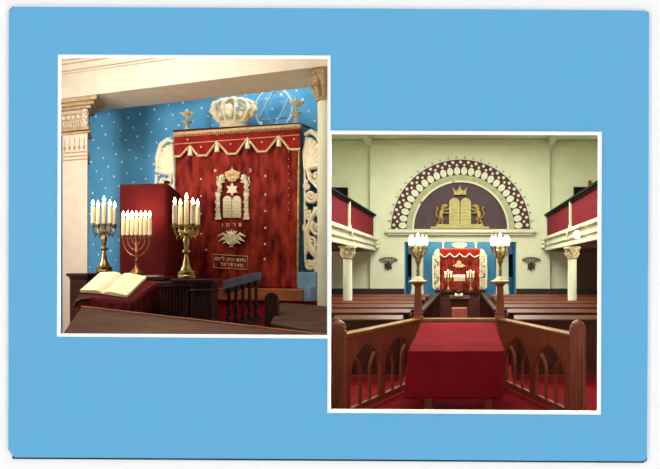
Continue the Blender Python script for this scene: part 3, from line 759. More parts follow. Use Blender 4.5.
# side recess: blue wall, piers, dark slots
D2 = 27.4
g = G().box(X(396, D2), X(524, D2), D2, D2+.1, HF, 2.4); struct(g, 'wall_rear_blue', 'bluewall', smooth=False)
g = G(); g.box(ox0-.12, ox0-.02, DB+.2, D2, HF, 2.4); g.box(ox1+.02, ox1+.12, DB+.2, D2, HF, 2.4); struct(g, 'wall_recess', 'bluewall', smooth=False)
struct(G().box(ox0-.1, ox1+.1, DB+.2, D2, oz+.28, oz+.36), 'ceiling_recess', 'hallwhite')
struct(G().box(ox0, ox1, DB+.02, D2, HF, Z(295.4, D2)), 'floor_recess', 'pew')
for px0, px1, s0, s1, nm in ((411.6, 422.6, 407.4, 411.6, 'left'), (496.8, 508.6, 508.6, 513, 'right')):
    Dp = 26.2
    t = thing('recess_pier', 'pale flat pier at the %s edge of the blue recess' % nm, 'pier', (X((px0+px1)/2, Dp), Dp, Z(295.4, D2)))
    w = X(px1, Dp)-X(px0, Dp); hh = oz+.28-Z(295.4, D2)-.002
    G().box(-w/2, w/2, 0, .5, 0, hh).build('shaft', 'hallwhite', t, bevel=.01)
    G().box(-w/2-.02, w/2+.02, -.03, .5, 0, .25).build('base', 'hallwhite', t, bevel=.01)
    xs0, xs1 = sorted((X(s0, Dp), X(s1, Dp)))
    struct(G().box(xs0, xs1-.001, Dp+.1, Dp+.2, Z(277, Dp), Z(254, Dp)), 'door_%d' % (1 if nm == 'left' else 2), 'black')

# painted arch
ac = Vector((X(460.6, DB), DB-.003, Z(229, DB))); S = DB/F
t = thing('painted_arch', 'semicircular painted arch with rosette and oval bands above the blue recess', 'arch decoration', ac)
def ringseg(g, r0, r1, y0, y1, n=64, a0=0, a1=PI):
    r0 *= S; r1 *= S
    P = [(math.cos(a0+(a1-a0)*k/n), math.sin(a0+(a1-a0)*k/n)) for k in range(n+1)]
    for k in range(n):
        (c0, s0), (c1, s1) = P[k], P[k+1]
        g.prism([(c0*r0, y1, s0*r0), (c0*r1, y1, s0*r1), (c1*r1, y1, s1*r1), (c1*r0, y1, s1*r0)], (0, y0-y1, 0))
    return g
def disc(g, c, r, y0, y1, n=8, rx=1, ang=0):
    pts = []
    for k in range(n):
        w = 2*PI*k/n; x, z = math.cos(w)*r*rx, math.sin(w)*r
        pts.append((c[0]+x*math.cos(ang)-z*math.sin(ang), y1, c[1]+x*math.sin(ang)+z*math.cos(ang)))
    return g.prism(pts, (0, y0-y1, 0))
NF = 27
g = ringseg(G(), 62.2, 69.2, -.05, 0); g.m = 1
for k in range(NF):
    a = PI*(k+.5)/NF
    for rr, aa, rad in ((66.7, a, 1.6), (63.7, a+PI/NF/2, 1.3)):
        if aa > PI: continue
        disc(g, (math.cos(aa)*rr*S, math.sin(aa)*rr*S), rad*S, -.06, -.048)
g.m = 2
g.build('rosette_band', ['archdark', 'archpink', 'archgrey'], t, smooth=False)
for k in range(NF+1):
    a = PI*k/NF
    g = G(); disc(g, (0, 0), 1.15*S, -.03, 0, 6); disc(g, (math.cos(a)*1.2*S, math.sin(a)*1.2*S), .6*S, -.03, 0, 6)
    g.build('fleuron', 'archgrey', t, smooth=False, loc=(math.cos(a)*71.2*S, 0, math.sin(a)*71.2*S))
g = ringseg(G(), 53.8, 62.2, -.045, 0); g.m = 1
for k in range(NF-1):
    a = PI*(k+.5)/(NF-1); r_ = 57.9*S
    c = (math.cos(a)*r_, math.sin(a)*r_)
    disc(g, c, 3.95*S, -.058, -.044, 14, .78, a-PI/2)
g.m = 2
for k in range(NF-1):
    a = PI*(k+.5)/(NF-1)
    for rr in (56.6, 59.2): disc(g, (math.cos(a)*rr*S, math.sin(a)*rr*S), .55*S, -.062, -.057, 6)
g.build('oval_band', ['archdark', 'archpale', 'archgrey'], t, smooth=False)
lb = ringseg(G(), 47.6, 53.8, -.04, 0).build('letter_band', 'archgreen', t, smooth=False)
ringseg(G(), 46.6, 48.2, -.07, 0).build('inner_moulding', 'archpale', t)
msg = '\u05de\u05d4 \u05d8\u05d1\u05d5 \u05d0\u05d4\u05dc\u05d9\u05da \u05d9\u05e2\u05e7\u05d1 \u05de\u05e9\u05db\u05e0\u05ea\u05d9\u05da \u05d9\u05e9\u05e8\u05d0\u05dc'
n = len(msg)
for i, ch in enumerate(msg):
    if ch == ' ': continue
    a = PI*(.2+.6*i/(n-1)); rr = 50.7*S         # right to left
    c, s = math.cos(a), math.sin(a)
    G().flat(None, .003, lambda x, y, t_: Vector((c*rr+x*s+y*c, -.043-t_, s*rr-x*c+y*s)), text=ch, size=2.9*S).build('letter', 'ink', lb, smooth=False)
pts = [(math.cos(PI*k/48)*46.8*S, math.sin(PI*k/48)*46.8*S) for k in range(49)]
G().flat([pts], .008, lambda x, y, t_: Vector((x, -.009+t_, y))).build('tympanum', 'tymp', t, smooth=False)
# tablets with lions and crown
t = thing('tablet_relief', 'gilded stone tablets flanked by two lions under a crown inside the arch', 'relief', (ac.x, ac.y-.02, ac.z+.002))
lx = lambda px: X(px, DB)-ac.x
lz = lambda py: Z(py, DB)-ac.z
g = G().box(lx(431), lx(489), -.14, 0, 0, lz(226.8)); g.box(lx(436.5), lx(483.5), -.12, 0, lz(226.8), lz(224.6)); g.build('pedestal', 'tablet', t, bevel=.008)
for x0, x1 in ((449.2, 459.8), (460.4, 471)):
    lp = tablet_loop(x0, x1, 198.2, 224.6)
    g = G().flat([[(lx(a), lz(b_)) for a, b_ in lp]], .04, lambda x, y, t_: Vector((x, -.05+t_, y))); tb = g.build('tablet', 'tablet', t, bevel=.006)
    g = G()
    for k in range(5): g.box(lx(x0+2), lx(x1-2), -.094, -.088, lz(206.5+k*3.4), lz(205.9+k*3.4))
    g.build('carved_line', 'antiquegold', tb)
for x0, x1, fl in ((434.4, 450.5, False), (469.6, 485.6, True)):
    P = lambda x, z, x0=x0, x1=x1: Vector((lx(x0+(x1-x0)*x), -.07, lz(225.2-22.6*z)))
    g = G(); lion(g, P, fl, .042); g.build('lion', 'antiquegold', t)
g = G()
crl = [(454.4, 195.4), (453, 188.4), (456, 191.4), (458, 190), (459.8, 187.2), (461.8, 190), (463.8, 191.4), (466.8, 188.2), (465.6, 195.4)]
g.flat([[(lx(a), lz(b_)) for a, b_ in crl]], .03, lambda x, y, t_: Vector((x, -.05+t_, y)))
for a, b_ in ((453, 188.2), (459.8, 187), (466.8, 188.2)): g.ball((lx(a), -.05, lz(b_)), .035, 8, 5)
g.tube([(lx(454), -.085, lz(194.8)), (lx(466), -.085, lz(194.8))], .02, 6)
g.build('crown', 'antiquegold', t)

# galleries
def gallery(sgn, label):
    xf = 3.08
    t = thing('gallery', label, 'balcony', (HC, 0, 0)); t.location = (HC, 13.2, .55)
    x = lambda v: sgn*v
    def bx(g, x0, x1, y0, y1, z0, z1):
        a, b = sorted((x(x0), x(x1))); return g.box(a, b, y0-13.2, y1-13.2, z0-.55, z1-.55)
    ye = DB-.02; ys = 13.3
    g = G()
    for z0, z1, o in ((.62, .70, .06), (.70, .80, .02), (.80, .86, .07), (.86, 1.0, .03), (1.0, 1.06, .10), (1.06, 1.12, .04)):
        bx(g, xf-o, xf+.25, ys, ye, z0, z1)
    g.build('entablature', 'hallwhite', t, bevel=.008)
    g = G(); bx(g, xf+.05, 5.58, ys, ye+.16, .66, .98); g.build('floor_slab', 'hallwhite', t)
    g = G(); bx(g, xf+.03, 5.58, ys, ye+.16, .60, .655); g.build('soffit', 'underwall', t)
    ny = 4; L = (ye-ys)/ny
    edges = [ye-.10, 19.5, 15.2]
    for i, yy in enumerate(edges):
        g = G(); bx(g, xf-.03, xf+.12, yy-.09, yy+.07, 1.12, 1.93); bx(g, xf-.05, xf+.14, yy-.11, yy+.09, 1.12, 1.2); g.build('parapet_post', 'hallwhite', t, bevel=.01)
    for a, b in ((edges[1]+.08, edges[0]-.1), (edges[2]+.08, edges[1]-.1)):
        g = G(); bx(g, xf+.02, xf+.07, a, b, 1.14, 1.80); g.build('red_panel', 'gred', t)
    g = G(); bx(g, xf-.06, xf+.13, ys, ye, 1.86, 1.93); bx(g, xf-.02, xf+.1, ys, ye, 1.80, 1.86); g.build('hand_rail', 'black', t, bevel=.01)
    g = G()
    for yy in (19.5,):
        c = (x(xf-.09), yy-13.2, .95-.55)
        g.ball(c, (.03, .09, .09), 10, 6)
        g.ball((c[0], c[1], c[2]-.14), (.025, .05, .06), 8, 5)
    g.build('boss', 'ivory', t)
    # end bracket against the wall
    g = G()
    for k in range(3): g.ball((x(xf-.12), ye-.2-13.2, .75+k*.14-.55), (.09, .14, .08), 8, 5)
    g.build('end_scroll', 'hallwhite', t)
    return t
gallery(-1, 'white gallery balcony with red panels along the left of the hall')
gallery(1, 'white gallery balcony with red panels along the right of the hall')
def hall_column(px, D, label):
    t = thing('column', label, 'column', (X(px, D), D, HF), 0, 'gallery columns')
    H = .60-HF-.002; zc = H-.30
    G().lathe([(.19, 0), (.19, .1), (.15, .14), (.128, .18), (.122, zc)], (0, 0, 0), 20).build('shaft', 'hallwhite', t)
    g = G().lathe([(.14, zc-.05), (.145, zc-.03), (.135, zc-.01)], (0, 0, 0), 16); g.build('necking', 'antiquegold', t)
    g = G().lathe([(.125, zc), (.13, zc+.1), (.17, zc+.2), (.20, zc+.24)], (0, 0, 0), 16)
    for r in range(2):
        for k in range(8):
            w = 2*PI*k/8+r*PI/8; c, s = math.cos(w), math.sin(w); z = zc+.01+r*.09
            g.tube([(c*.125, s*.125, z), (c*.16, s*.16, z+.07), (c*.20, s*.20, z+.11), (c*.215, s*.215, z+.085)], [.03, .036, .025, .01], 6)
    g.box(-.21, .21, -.21, .21, zc+.24, H); g.build('capital', 'ivory', t)
    return t
hall_column(347.6, 18.9, 'white column with leafy capital under the left gallery')
hall_column(572.2, 19.6, 'white column with leafy capital under the right gallery')
# dark doors on the gallery
zg = .99
struct(G().box(-5.2, X(347.2, DB), DB+.10, DB+.178, zg, Z(187, DB)), 'door_3', 'black')
struct(G().box(X(574.4, DB), 5.3, DB+.10, DB+.178, zg, Z(186.6, DB)), 'door_4', 'black')
t = tag(G().lathe([(.06, 0), (.06, .03), (.05, .05), (.075, .12), (.06, .2), (.02, .25)], (0, 0, 0), 12).build('red_lamp', 'redglass'), 'small red lamp above the dark doorway on the right gallery', 'lamp')
t.location = (X(590.6, DB), DB+.10, Z(186.6, DB)+.001)
g = G().lathe([(.03, 0), (.05, .02), (.13, .1), (.15, .2), (.12, .3), (.05, .35)], (0, 0, 0), 14)
p = Vector((HC+2.94, 16.7, .99))
t = thing('globe_lamp', 'glowing globe lamp on the front of the right gallery', 'lamp', (HC+2.80, 16.7, .70))
G().lathe([(.02, 0), (.04, .01), (.075, .05), (.085, .1), (.075, .15), (.03, .19)], (0, 0, 0), 14).build('globe', 'bulb', t)
G().tube([(0, 0, .17), (0, 0, .24), (.06, 0, .27), (.175, 0, .27)], .018, 8).build('bracket', 'brass', t)
# wall of brown panelling below the right gallery at the end
struct(G().box(X(577.5, DB), 5.6, DB+.12, DB+.179, Z(288.6, DB), .6), 'trim_9', 'underwall', smooth=False)

# wall sconces
def sconce(px, label):
    D = DB-.06
    t = thing('star_sconce', label, 'sconce', (X(px, D), DB, Z(269, D)))
    c = Z(260.6, D)-Z(269, D)
    z0 = Z(265.2, D)-Z(269, D)
    st = star_loop(0, 0, .165, .175)
    G().flat([[(a, -b_+z0-.02) for a, b_ in st]], .03, lambda x, y, tt: Vector((x, -.06+tt, y))).build('star', 'iron', t, smooth=False)
    g = G()
    for k in range(7):
        w = (k-3)/3*.95; x1 = math.sin(w)*.36; z1 = z0+.10+.17*math.cos(w)
        g.tube([(0, -.05, z0+.1), (x1*.6, -.06, z0+.11+.03*math.cos(w)), (x1, -.06, z1)], .010, 6)
        g.ball((x1, -.06, z1), (.045, .04, .035), 8, 5)
    g.tube([(math.sin(w)*.36, -.06, z0+.10+.17*math.cos(w)) for w in [(k-10)/10*1.0 for k in range(21)]], .016, 6)
    g.tube([(math.sin(w)*.27, -.06, z0+.05+.12*math.cos(w)) for w in [(k-10)/10*1.0 for k in range(21)]], .010, 6)
    g.build('branches', 'irongreen', t)
    for k in range(7):
        w = (k-3)/3*.95; x1 = math.sin(w)*.36; z1 = z0+.10+.17*math.cos(w)
        G().tube([(x1, -.06, z1+.03), (x1, -.06, z1+.12)], .012, 6).build('candle_lamp', 'archpale', t)
    g = G().box(-.04, .04, -.05, 0, z0-.1, z0+.1); g.build('wall_plate', 'iron', t)
sconce(388.4, 'dark star and branch wall sconce left of the blue recess')
sconce(531, 'dark star and branch wall sconce right of the blue recess')

# pews
def make_pew(x0, x1, D, label):
    t = thing('hall_pew', label, 'pew', ((x0+x1)/2, D, HF), 0, 'rows of pews across the hall')
    w = (x1-x0)/2; zt_ = -.86-HF
    g = G().box(-w, w, 0, .045, .06, zt_-.02)
    n = max(3, int(w*2/.7))
    for k in range(n):
        a = -w+2*w*k/n+.06; b_ = -w+2*w*(k+1)/n-.06
        g.box(a, b_, -.012, 0, .2, zt_-.22)
    g.build('back_panel', 'pew', t, bevel=.006)
    g = G(); g.prism([(-w-.02, -.19, zt_-.07), (w+.02, -.19, zt_-.07), (w+.02, .06, zt_-.01), (-w-.02, .06, zt_-.01)], (0, 0, .035)); g.build('book_ledge', 'pewtop', t, bevel=.008)
    G().box(-w, w, .05, .5, .42, .46).build('seat', 'pew', t, bevel=.01)
    for s in (-1, 1):
        pr = [(-.19, 0), (.5, 0), (.5, .62), (.36, .68), (.12, .75), (.08, zt_-.03), (.02, zt_-.005), (-.06, zt_-.06), (-.19, zt_-.09)]
        g = G().prism([(s*w-.03, a, b_) for a, b_ in pr], (.06, 0, 0)); g.build('bench_end', 'pew', t, bevel=.008)
    return t
names = ['first', 'second', 'third', 'fourth', 'fifth', 'sixth']
for i, D in enumerate((12.4, 14.3, 16.2, 18.0, 20.1, 22.2)):
    xin = X(421, D) if D < 13 else HC-1.0
    lx0 = k2*12.4+.12 if D < 13 else -5.45
    make_pew(lx0 if D > 13 else -2.24, min(xin, HC-1.0), D, 'dark pew left of the aisle, %s row beyond the reading platform' % names[i])
    make_pew(HC+1.0, 5.45, D, 'dark pew right of the aisle, %s row beyond the reading platform' % names[i])

# balustrades by the hall ark
def hall_bal(sgn, label):
    t = thing('aisle_balustrade', label, 'balustrade', (HC+sgn*.78, 22.3, HF))
    zt_ = -.86-HF
    G().box(-.06, .06, -9.2, 2.3, zt_-.07, zt_).build('hand_rail', 'darkwood', t, bevel=.012)
    G().box(-.05, .05, -9.2, 2.3, .04, .14).build('bottom_rail', 'darkwood', t)
    for y in (-9.2, 2.3):
        g = G().box(-.09, .09, y-.09, y+.09, 0, zt_+.04); g.box(-.11, .11, y-.11, y+.11, zt_+.04, zt_+.09); g.build('newel', 'darkwood', t, bevel=.01)
    for k in range(40):
        y = -8.98+k*.2815
        G().lathe([(.045, .14), (.045, .2), (.03, .24), (.04, .42), (.026, .6), (.026, zt_-.2), (.045, zt_-.15), (.045, zt_-.07)], (0, y, 0), 8).build('baluster', 'darkwood', t)
hall_bal(-1, 'dark balustrade left of the aisle before the far ark')
hall_bal(1, 'dark balustrade right of the aisle before the far ark')

# far ark
D3 = 26.75
t = thing('torah_ark', 'small far ark with red curtain and white carved sides in the blue recess', 'ark', (X(459.6, D3), D3, Z(295.4, D2)))
zf = Z(295.4, D2); rx = lambda px: X(px, D3)-X(459.6, D3)
rz = lambda py: Z(py, D3)-zf
G().box(rx(439.5), rx(479.6), 0.02, .6, 0, rz(249)).build('cabinet', 'darkwood', t)
G().grid(lambda u, v: Vector((rx(440)+(rx(479.2)-rx(440))*u, -.02-.012*math.sin(u*46)-.006*math.sin(u*21+v*4), rz(250)+(rz(290.8)-rz(250))*v)), 80, 20).build('curtain', 'velvet', t, solid=.008)
sc_ = [(479.6, 254.6)]
for k in range(4):
    x = 479.6-k*10; sc_ += [(x-3, 256.4), (x-5, 257), (x-7, 256.2), (x-10, 253.4)]
G().flat([[(rx(a), rz(b_)) for a, b_ in [(439.4, 249.4), (480, 249.4)]+sc_]], .01, lambda x, y, tt: Vector((x, -.06+tt, y))).build('valance', 'valance', t, smooth=False)
G().tube([(rx(a), -.075, rz(b_)) for a, b_ in sc_], .025, 6).build('scalloped_fringe', 'cream', t)
g = G().box(rx(438.6), rx(480.6), -.08, .6, rz(249.4), rz(248.2)); g.build('cornice', 'ledge', t)
for s, px in ((-1, 440), (1, 479.4)):
    g = G()
    T = lambda pts, r: g.tube([Vector((s*x, .0, z)) for x, z in pts], r, 6)
    zb_, zt2 = rz(289.5), rz(253)
    T([(.03, zb_), (.03, zt2+.1)], .02); T([(.25, zb_+.05), (.27, (zb_+zt2)/2), (.25, zt2-.1)], .04)
    for k in range(9):
        z = zb_+.08+k*(zt2-zb_-.1)/8.5; 
        spiral(g, (s*(.13+.05*(-1)**k), z, 0), .10, 1.4, k*1.3, (-1)**k, .02)
    for k in range(5):
        a = .3+k*.3; T([(.04, zt2-.1), (.04+.2*math.cos(a), zt2-.1+.26*math.sin(a))], [.035, .04])
    o = g.build('carved_panel', 'white', t); o.location = (rx(px), 0, 0)
crown(X(467, D3)-X(452.6, D3), rz(242.4)-rz(248.2), t, 'white', (rx(459.6), .1, rz(248.2)))
for px in (443, 476):
    g = G().lathe([(.05, 0), (.02, .06), (.03, .12), (.06, .2), (.015, .3)], (rx(px), .05, rz(248.2)), 8); g.build('finial', 'ivory', t)
g = G()
cx_, cz_ = rx(459), rz(265)
g.ball((cx_, -.07, cz_+.04), (.1, .03, .13), 10, 6)
for k in range(7):
    w = -1.2+k*.4; g.tube([(cx_, -.065, cz_-.06), (cx_+math.sin(w)*.2, -.07, cz_-.06+math.cos(w)*.10), (cx_+math.sin(w)*.28, -.06, cz_-.05)], [.025, .03, .015], 6)
g.build('embroidered_emblem', 'gold', t)
for s in (-1, 0, 1): G().ball((cx_+s*.11, -.09, cz_-.06), .045, 8, 5).build('white_tassel', 'cream', t)
# table before the far ark, with candelabra, menorah and book
D4 = 25.75
zt4 = Z(291.4, D4)
t = thing('ark_table', 'long dark table in front of the far ark', 'table', (X(459.5, D4), D4, zf))
w = X(480.5, D4)-X(459.5, D4)
G().box(-w, w, -.25, .25, zt4-zf-.05, zt4-zf).build('table_top', 'darkwood', t, bevel=.01)
G().box(-w+.05, w-.05, -.2, .2, 0, zt4-zf-.05).build('body', 'darkwood', t)
ca = bpy.data.objects['candelabrum']
for px, lb in ((448.2, 'left'), (470.6, 'right')):
    d = dup(ca, 'small distant candelabrum on the %s of the table before the far ark' % lb, (X(px, D4), D4, zt4+.001), .3, (1, 1, .76)); d['group'] = 'far candelabra before the ark'
    lamp((X(px, D4), D4-.1, zt4+.9), 4)
dup(men, 'small distant menorah between the far candelabra', (X(459.4, D4), D4-.05, zt4+.001), 0, (1.0, 1, .72)); lamp((X(459.4, D4), D4-.12, zt4+.7), 2.5)
D5 = 23.6
t = thing('prayer_stand', 'dark prayer stand in the aisle before the far ark', 'lectern', (X(459.4, D5), D5, HF))
hh = Z(296.2, D5)-HF
g = G().box(-.30, .30, -.2, .2, 0, hh-.06); g.build('body', 'darkwood', t, bevel=.01)
g = G().prism([(-.34, -.26, hh-.10), (.34, -.26, hh-.10), (.34, .22, hh), (-.34, .22, hh)], (0, 0, .03)); g.build('sloping_top', 'darkwood', t, bevel=.006)
t = thing('prayer_book', 'white open book on the far prayer stand', 'book', (X(458.8, D5), D5, HF+hh-.02))
g = G()
for s in (-1, 1):
    g.prism([(0, -.1, .0), (s*.13, -.1, .03), (s*.13, .12, .09), (0, .12, .06)], (0, -.01, .03))
g.build('pages', 'page', t)
G().prism([(-.14, -.11, -.001), (.14, -.11, -.001), (.14, .13, .055), (-.14, .13, .055)], (0, 0, .008)).build('cover', 'leather', t)
D6 = 21.4
t = tag(G().box(-.24, .24, -.25, .25, 0, Z(307.6, D6)-HF).build('aisle_box', 'oak', None, bevel=.015), 'reddish brown wooden chest in the aisle below the far ark', 'chest'); t.location = (X(459.4, D6), D6, HF)

# ------------------------------------------------------------------ bima enclosure
DP, DN = 11.55, 8.75
zr = -.825
bim = thing('bima_railing', 'reddish oak railing with pointed arches around the reading table', 'railing', (HC, 10, HF))
bo_ = Vector((HC, 10, HF))
def bp(v): return v-bo_
AL, BLn = Vector((X(418, DP), DP, 0)), Vector((X(338.4, DN), DN, 0))
AR, BRn = Vector((X(500.2, DP), DP, 0)), Vector((X(577.6, DN), DN, 0))
def post(c):
    o = c-bo_; x, y = o.x, o.y
    hb_ = zr-HF; ht = Z(284.4, DP)-HF
    g = G()
    def fr(z0, z1, w0, w1):
        g.raw([(x+sx*w, y+sy*w, z) for z, w in ((z0, w0), (z1, w1)) for sx, sy in ((-1, -1), (1, -1), (1, 1), (-1, 1))],
              [(3, 2, 1, 0), (4, 5, 6, 7), (0, 1, 5, 4), (1, 2, 6, 5), (2, 3, 7, 6), (3, 0, 4, 7)])
    fr(0, hb_+.02, .085, .085); fr(hb_+.02, hb_+.05, .085, .068); fr(hb_+.05, hb_+.10, .074, .074); fr(hb_+.10, ht-.03, .066, .05); fr(ht-.03, ht, .06, .075)
    p_ = g.build('post', 'oak', bim, bevel=.006)
    G().lathe([(.06, ht), (.14, ht+.012), (.165, ht+.03), (.165, ht+.042), (.12, ht+.045)], (x, y, 0), 20).build('candle_tray', 'brass', p_)
    return ht+.045+HF
zh = post(AL); post(AR)
def newel(c):
    o = c-bo_; x, y = o.x, o.y
    ht = Z(326, DN)-HF
    g = G().box(x-.088, x+.088, y-.088, y+.088, 0, ht)
    g.lathe([(.105, ht-.10), (.105, ht-.06), (.09, ht-.05), (.092, ht), (.08, ht+.035), (.045, ht+.065), (.012, ht+.08)], (x, y, 0), 16)
    for k in range(3): g.tube([(x-.045+k*.045, y-.09, .1), (x-.045+k*.045, y-.09, ht-.24)], .015, 8)
    g.build('newel', 'oak', bim, bevel=.01)
newel(BLn); newel(BRn)
def fence(A_, B_, arcs):
    """arcs: list of (px0, px1, apex px, apex py)"""
    d = (B_-A_); L = d.length; d.normalize(); n = Vector((d.y, -d.x, 0))
    def tt(px):
        k = (px-CX)/F; return (k*A_.y-A_.x)/(d.x-k*d.y)
    fn = lambda off: (lambda x, y, t_: bp(A_+d*x+n*(off+t_)+Vector((0, 0, HF+y))))
    H = zr-HF
    loops = [[(.05, .05), (L-.05, .05), (L-.05, H-.04), (.05, H-.04)]]; bars = []
    for p0, p1, apx, apy in arcs:
        a, b_ = sorted((tt(p0), tt(p1))); m = (a+b_)/2; Dm = (A_+d*m).y
        ap = Z(apy, Dm)-HF; w = (b_-a); sp = ap-.40
        lp = [(a, .14), (b_, .14)]
        lp += [(a+w*math.cos(k/10*PI/3), sp+(ap-sp)*math.sin(k/10*PI/3)/.8660) for k in range(0, 11)]
        lp += [(b_-w*math.cos(k/10*PI/3), sp+(ap-sp)*math.sin(k/10*PI/3)/.8660) for k in range(9, 0, -1)]
        lp.append((a, sp)); loops.append(lp); bars.append((a, b_, m, sp, ap))
    pn = G().flat(loops, .028, fn(0)).build('arched_panel', 'oak', bim, smooth=False, bevel=.006)
    g = G(); f0 = fn(0)
    for a, b_, m, sp, ap in bars:
        w = b_-a
        for x0, s in ((a+w*.34, -1), (a+w*.66, 1)):
            pts = [(x0, .12), (x0, sp-.1), (x0, sp)]+[(x0+s*w*.30*(1-math.cos(k/6*PI/2)), sp+(ap-sp)*.62*math.sin(k/6*PI/2)) for k in range(1, 7)]
            g.tube([f0(x, y, 0) for x, y in pts], .026, 6)
    g.build('tracery_bar', 'oak', pn)
    g = G()
    for z0, z1, w in ((H-.06, H-.03, .05), (H-.03, H, .075)):
        c = [A_+d*.06+n*w, A_+d*(L-.06)+n*w, A_+d*(L-.06)-n*w, A_+d*.06-n*w]
        g.prism([bp(v+Vector((0, 0, HF+z0))) for v in c], (0, 0, z1-z0))
    g.build('top_rail', 'oaklight', bim, bevel=.012)
fence(AL, BLn, [(349, 379, 366, 342.4), (383.6, 409, 398.4, 335.6)])
fence(AR, BRn, [(537, 566, 549.6, 344.4), (507, 531, 518.6, 337.6)])
g = G(); c0, c1 = bp(AL), bp(AR)
g.box(c0.x+.05, c1.x-.05, c0.y-.05, c0.y+.05, zr-HF-.06, zr-HF); g.build('back_rail', 'oaklight', bim, bevel=.012)
G().box(c0.x+.05, c1.x-.05, c0.y-.02, c0.y+.02, .1, zr-HF-.06).build('back_panel', 'oak', bim)
# candelabra on the posts
def lamp_candelabrum(c, label):
    t = thing('lamp_candelabrum', label, 'candelabrum', (c.x, c.y, zh+.0005), 0, 'candelabra on the reading platform posts')
    S2 = DP/F
    g = G().lathe([(.15, 0), (.152, .015), (.10, .03), (.085, .055), (.045, .07), (.03, .09)], (0, 0, 0), 18); g.build('base', 'white', t)
    g = G().lathe([(.03, .08), (.022, .14), (.034, .17), (.022, .20), (.026, .28), (.042, .32), (.05, .36), (.03, .40), (.02, .42), (.03, .45)], (0, 0, 0), 14); g.build('stem', 'brass', t)
    for k in range(5):
        a = (2*PI*k/5+.3); c_, s_ = math.cos(a), math.sin(a)
        g = G().tube([(c_*r, s_*r, z) for r, z in ((.02, .37), (.06, .40), (.105, .45), (.135, .51), (.14, .55))], [.016, .018, .017, .014, .016], 7)
        g.tube([(c_*r, s_*r, z) for r, z in ((.03, .44), (.05, .49), (.075, .50), (.08, .47))], .009, 6)
        arm = g.build('arm', 'brass', t)
        G().lathe([(.014, .54), (.04, .555), (.042, .565), (.022, .57), (.02, .60)], (c_*.14, s_*.14, 0), 12).build('cup', 'brass', arm)
        G().lathe([(.017, .595), (.022, .62), (.03, .66), (.028, .70), (.012, .745), (.003, .765)], (c_*.14, s_*.14, 0), 12).build('lamp_bulb', 'bulb', arm)
    g = G().tube([(0, 0, .44), (0, 0, .61)], .014, 8); g.build('centre_spike', 'brass', t)
    G().lathe([(.017, .605), (.024, .64), (.032, .69), (.028, .74), (.012, .79), (.003, .81)], (0, 0, 0), 12).build('lamp_bulb', 'bulb', t)
    lamp((c.x, c.y, zh+.95), 14, '#ffe2b0', .15)
lamp_candelabrum(AL, 'brass candelabrum with glowing lamps on the left platform post')
lamp_candelabrum(AR, 'brass candelabrum with glowing lamps on the right platform post')

# reading table and its red cloth
DF_, DK = 8.6, 11.0
zf1, zk = Z(351.4, DF_), Z(322.6, DK)
xf0, xf1, xb0, xb1 = X(408.4, DF_), X(504.6, DF_), X(421.4, DK), X(494.6, DK)
t = thing('reading_table', 'wooden reading table mostly hidden under the red cloth', 'table', (HC, 9.8, HF)); o = Vector((HC, 9.8, HF))
g = G().prism([Vector((xf0+.03, DF_+.04, zf1-.04))-o, Vector((xf1-.03, DF_+.04, zf1-.04))-o, Vector((xb1-.03, DK-.04, zk-.04))-o, Vector((xb0+.03, DK-.04, zk-.04))-o], (0, 0, -.03)); g.build('table_top', 'oak', t)
for px, D in ((428.5, DF_+.25), (488, DF_+.25), (432, DK-.3), (487, DK-.3)):
    hh = (zf1 if D < 10 else zk)-.075-HF-.02
    G().box(X(px, D)-HC-.05, X(px, D)-HC+.05, D-9.8-.05, D-9.8+.05, 0, hh).build('leg', 'oak', t, bevel=.008)
drop = zf1-Z(398.6, DF_)
nu, nv1, nv2 = 48, 24, 16
def top_pt(u, v):                     # v 0 at the back, 1 at the front
    x = (xb0*(1-u)+xb1*u)*(1-v)+(xf0*(1-u)+xf1*u)*v
    y = DK+(DF_-DK)*v; z = zk+(zf1-zk)*v
    z += .010*math.exp(-((v-.78)/.05)**2)-.006*math.exp(-((v-.55)/.12)**2)+.002*math.sin(u*17+v*9)
    return Vector((x, y, z))
g = G(); g.grid(top_pt, nu, nv1)
def front_drop(u, w):
    p = top_pt(u, 1); return p+Vector(((-.05+.02*u)*w, -.012*math.sin(w*PI/2)-.018*w*math.sin(u*19)-.02*w, -drop*w))
g.grid(front_drop, nu, nv2)
for s, u in ((-1, 0), (1, 1)):
    def side(v, w, s=s, u=u):
        p = top_pt(u, v)
        f = 1-math.exp(-(1-v)*40)
        return p+Vector((w*((-.05 if s < 0 else -.03)+s*.02*math.sin(v*21)*f), (-.02*w-.018*w*math.sin(u*19))*(1-f) if v < 1 else -.012*math.sin(w*PI/2)-.018*w*math.sin(u*19)-.02*w, -drop*w))
    g.grid(side, 40, nv2)
o = g.build('tablecloth', 'redcloth', None, solid=.008); tag(o, 'red cloth draped over the long reading table', 'tablecloth')

# ================================================================== LIGHT
w = bpy.data.worlds.new('raking_world'); bpy.context.scene.world = w; w.use_nodes = True
wn = w.node_tree; bg = wn.nodes['Background']; bg.inputs[0].default_value = (1, 1, 1, 1)
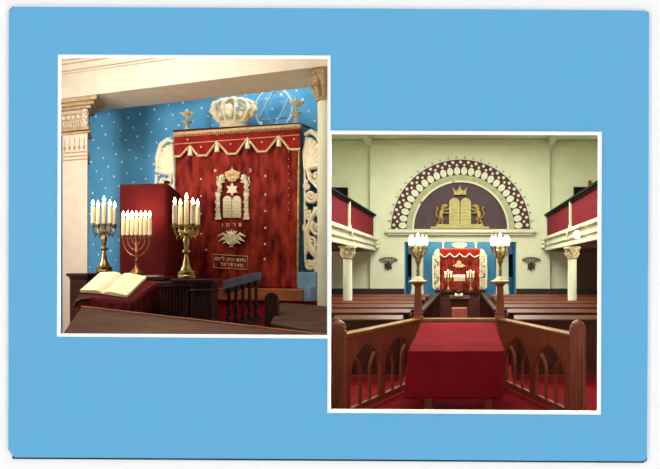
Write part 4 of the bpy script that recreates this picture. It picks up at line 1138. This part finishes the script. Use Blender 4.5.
# raking white light from all sides, shaped weaker on axis so rooms stay darker
tc = wn.nodes.new('ShaderNodeTexCoord'); sx = wn.nodes.new('ShaderNodeSeparateXYZ'); mr = wn.nodes.new('ShaderNodeMapRange')
mr.interpolation_type = 'SMOOTHSTEP'
c0_, c1_, low = .50, .28, .06
def wt(c):
    t_ = min(1, max(0, (c0_-c)/(c0_-c1_))); return t_*t_*(3-2*t_)
I_ = sum(2*((k+.5)/400)*wt((k+.5)/400)/400 for k in range(400))
mr.inputs['From Min'].default_value = -c0_; mr.inputs['From Max'].default_value = -c1_
mr.inputs['To Min'].default_value = low; mr.inputs['To Max'].default_value = low+(1-low)/I_      # white paper facing it reads white
wn.links.new(tc.outputs['Generated'], sx.inputs[0]); wn.links.new(sx.outputs['Y'], mr.inputs['Value']); wn.links.new(mr.outputs[0], bg.inputs[1])
def area(name, loc, target, sx, sy, watts, col):
    l = bpy.data.lights.new(name, 'AREA'); l.shape = 'RECTANGLE'; l.size = sx; l.size_y = sy; l.energy = watts; l.color = lin(col)[:3]
    o = bpy.data.objects.new(name, l); C.objects.link(o); o.location = loc
    o.rotation_euler = (Vector(target)-Vector(loc)).to_track_quat('-Z', 'Y').to_euler(); return o
area('room_front_fill', (-4.2, 7.75, 3.3), (-3.5, 10.6, .4), 2.0, .35, 52, '#fff4e6')  # unseen fill added to light the ark from the front
area('room_side_fill', (-6.6, 7.75, 1.5), (-3.4, 10.8, .9), 1.0, 1.4, 95, '#fff4e6')  # unseen fill added out of frame on the left
area('alcove_fill', (-4.75, 10.5, 3.3), (-4.6, 11.35, 1.2), 4.2, .3, 62, '#fff8ee')  # unseen fill added behind the beam to wash the blue wall
area('hall_ceiling_fill', (HC, 18.5, 4.5), (HC, 18.5, 0), 4.5, 9, 1050, '#fffbe8')  # unseen overhead fill added for the whole hall
area('hall_near_fill', (HC, 10.3, 4.5), (HC, 10.3, 0), 2.4, 2.4, 95, '#fff0dc')  # unseen fill added above the reading table
for s_ in (-1, 1): area('under_gallery_fill', (HC+s_*4.3, 18.5, .5), (HC+s_*4.3, 25, -.6), 1.2, .5, 45, '#fff6d8')  # unseen fills added to lift the dark walls below the galleries
area('recess_fill', (X(460, DB), DB+.9, oz+.24), (X(460, DB), D2, .0), 3.2, .3, 60, '#fff2d8')  # unseen fill added to brighten the blue recess

# ================================================================== CAMERA
cam = bpy.data.cameras.new('camera'); co = bpy.data.objects.new('camera', cam); C.objects.link(co)
co.location = (0, 0, 0); co.rotation_euler = (PI/2, 0, 0)
cam.sensor_width = 36; cam.sensor_fit = 'HORIZONTAL'; cam.lens = F*36/660
cam.shift_x = -(CX-330)/660; cam.shift_y = (CY-234.5)/660
cam.clip_end = 200
sc = bpy.context.scene; sc.camera = co
sc.view_settings.view_transform = 'Standard'; sc.view_settings.look = 'None'; sc.view_settings.exposure = 0; sc.view_settings.gamma = 1; sc.view_settings.use_curve_mapping = False
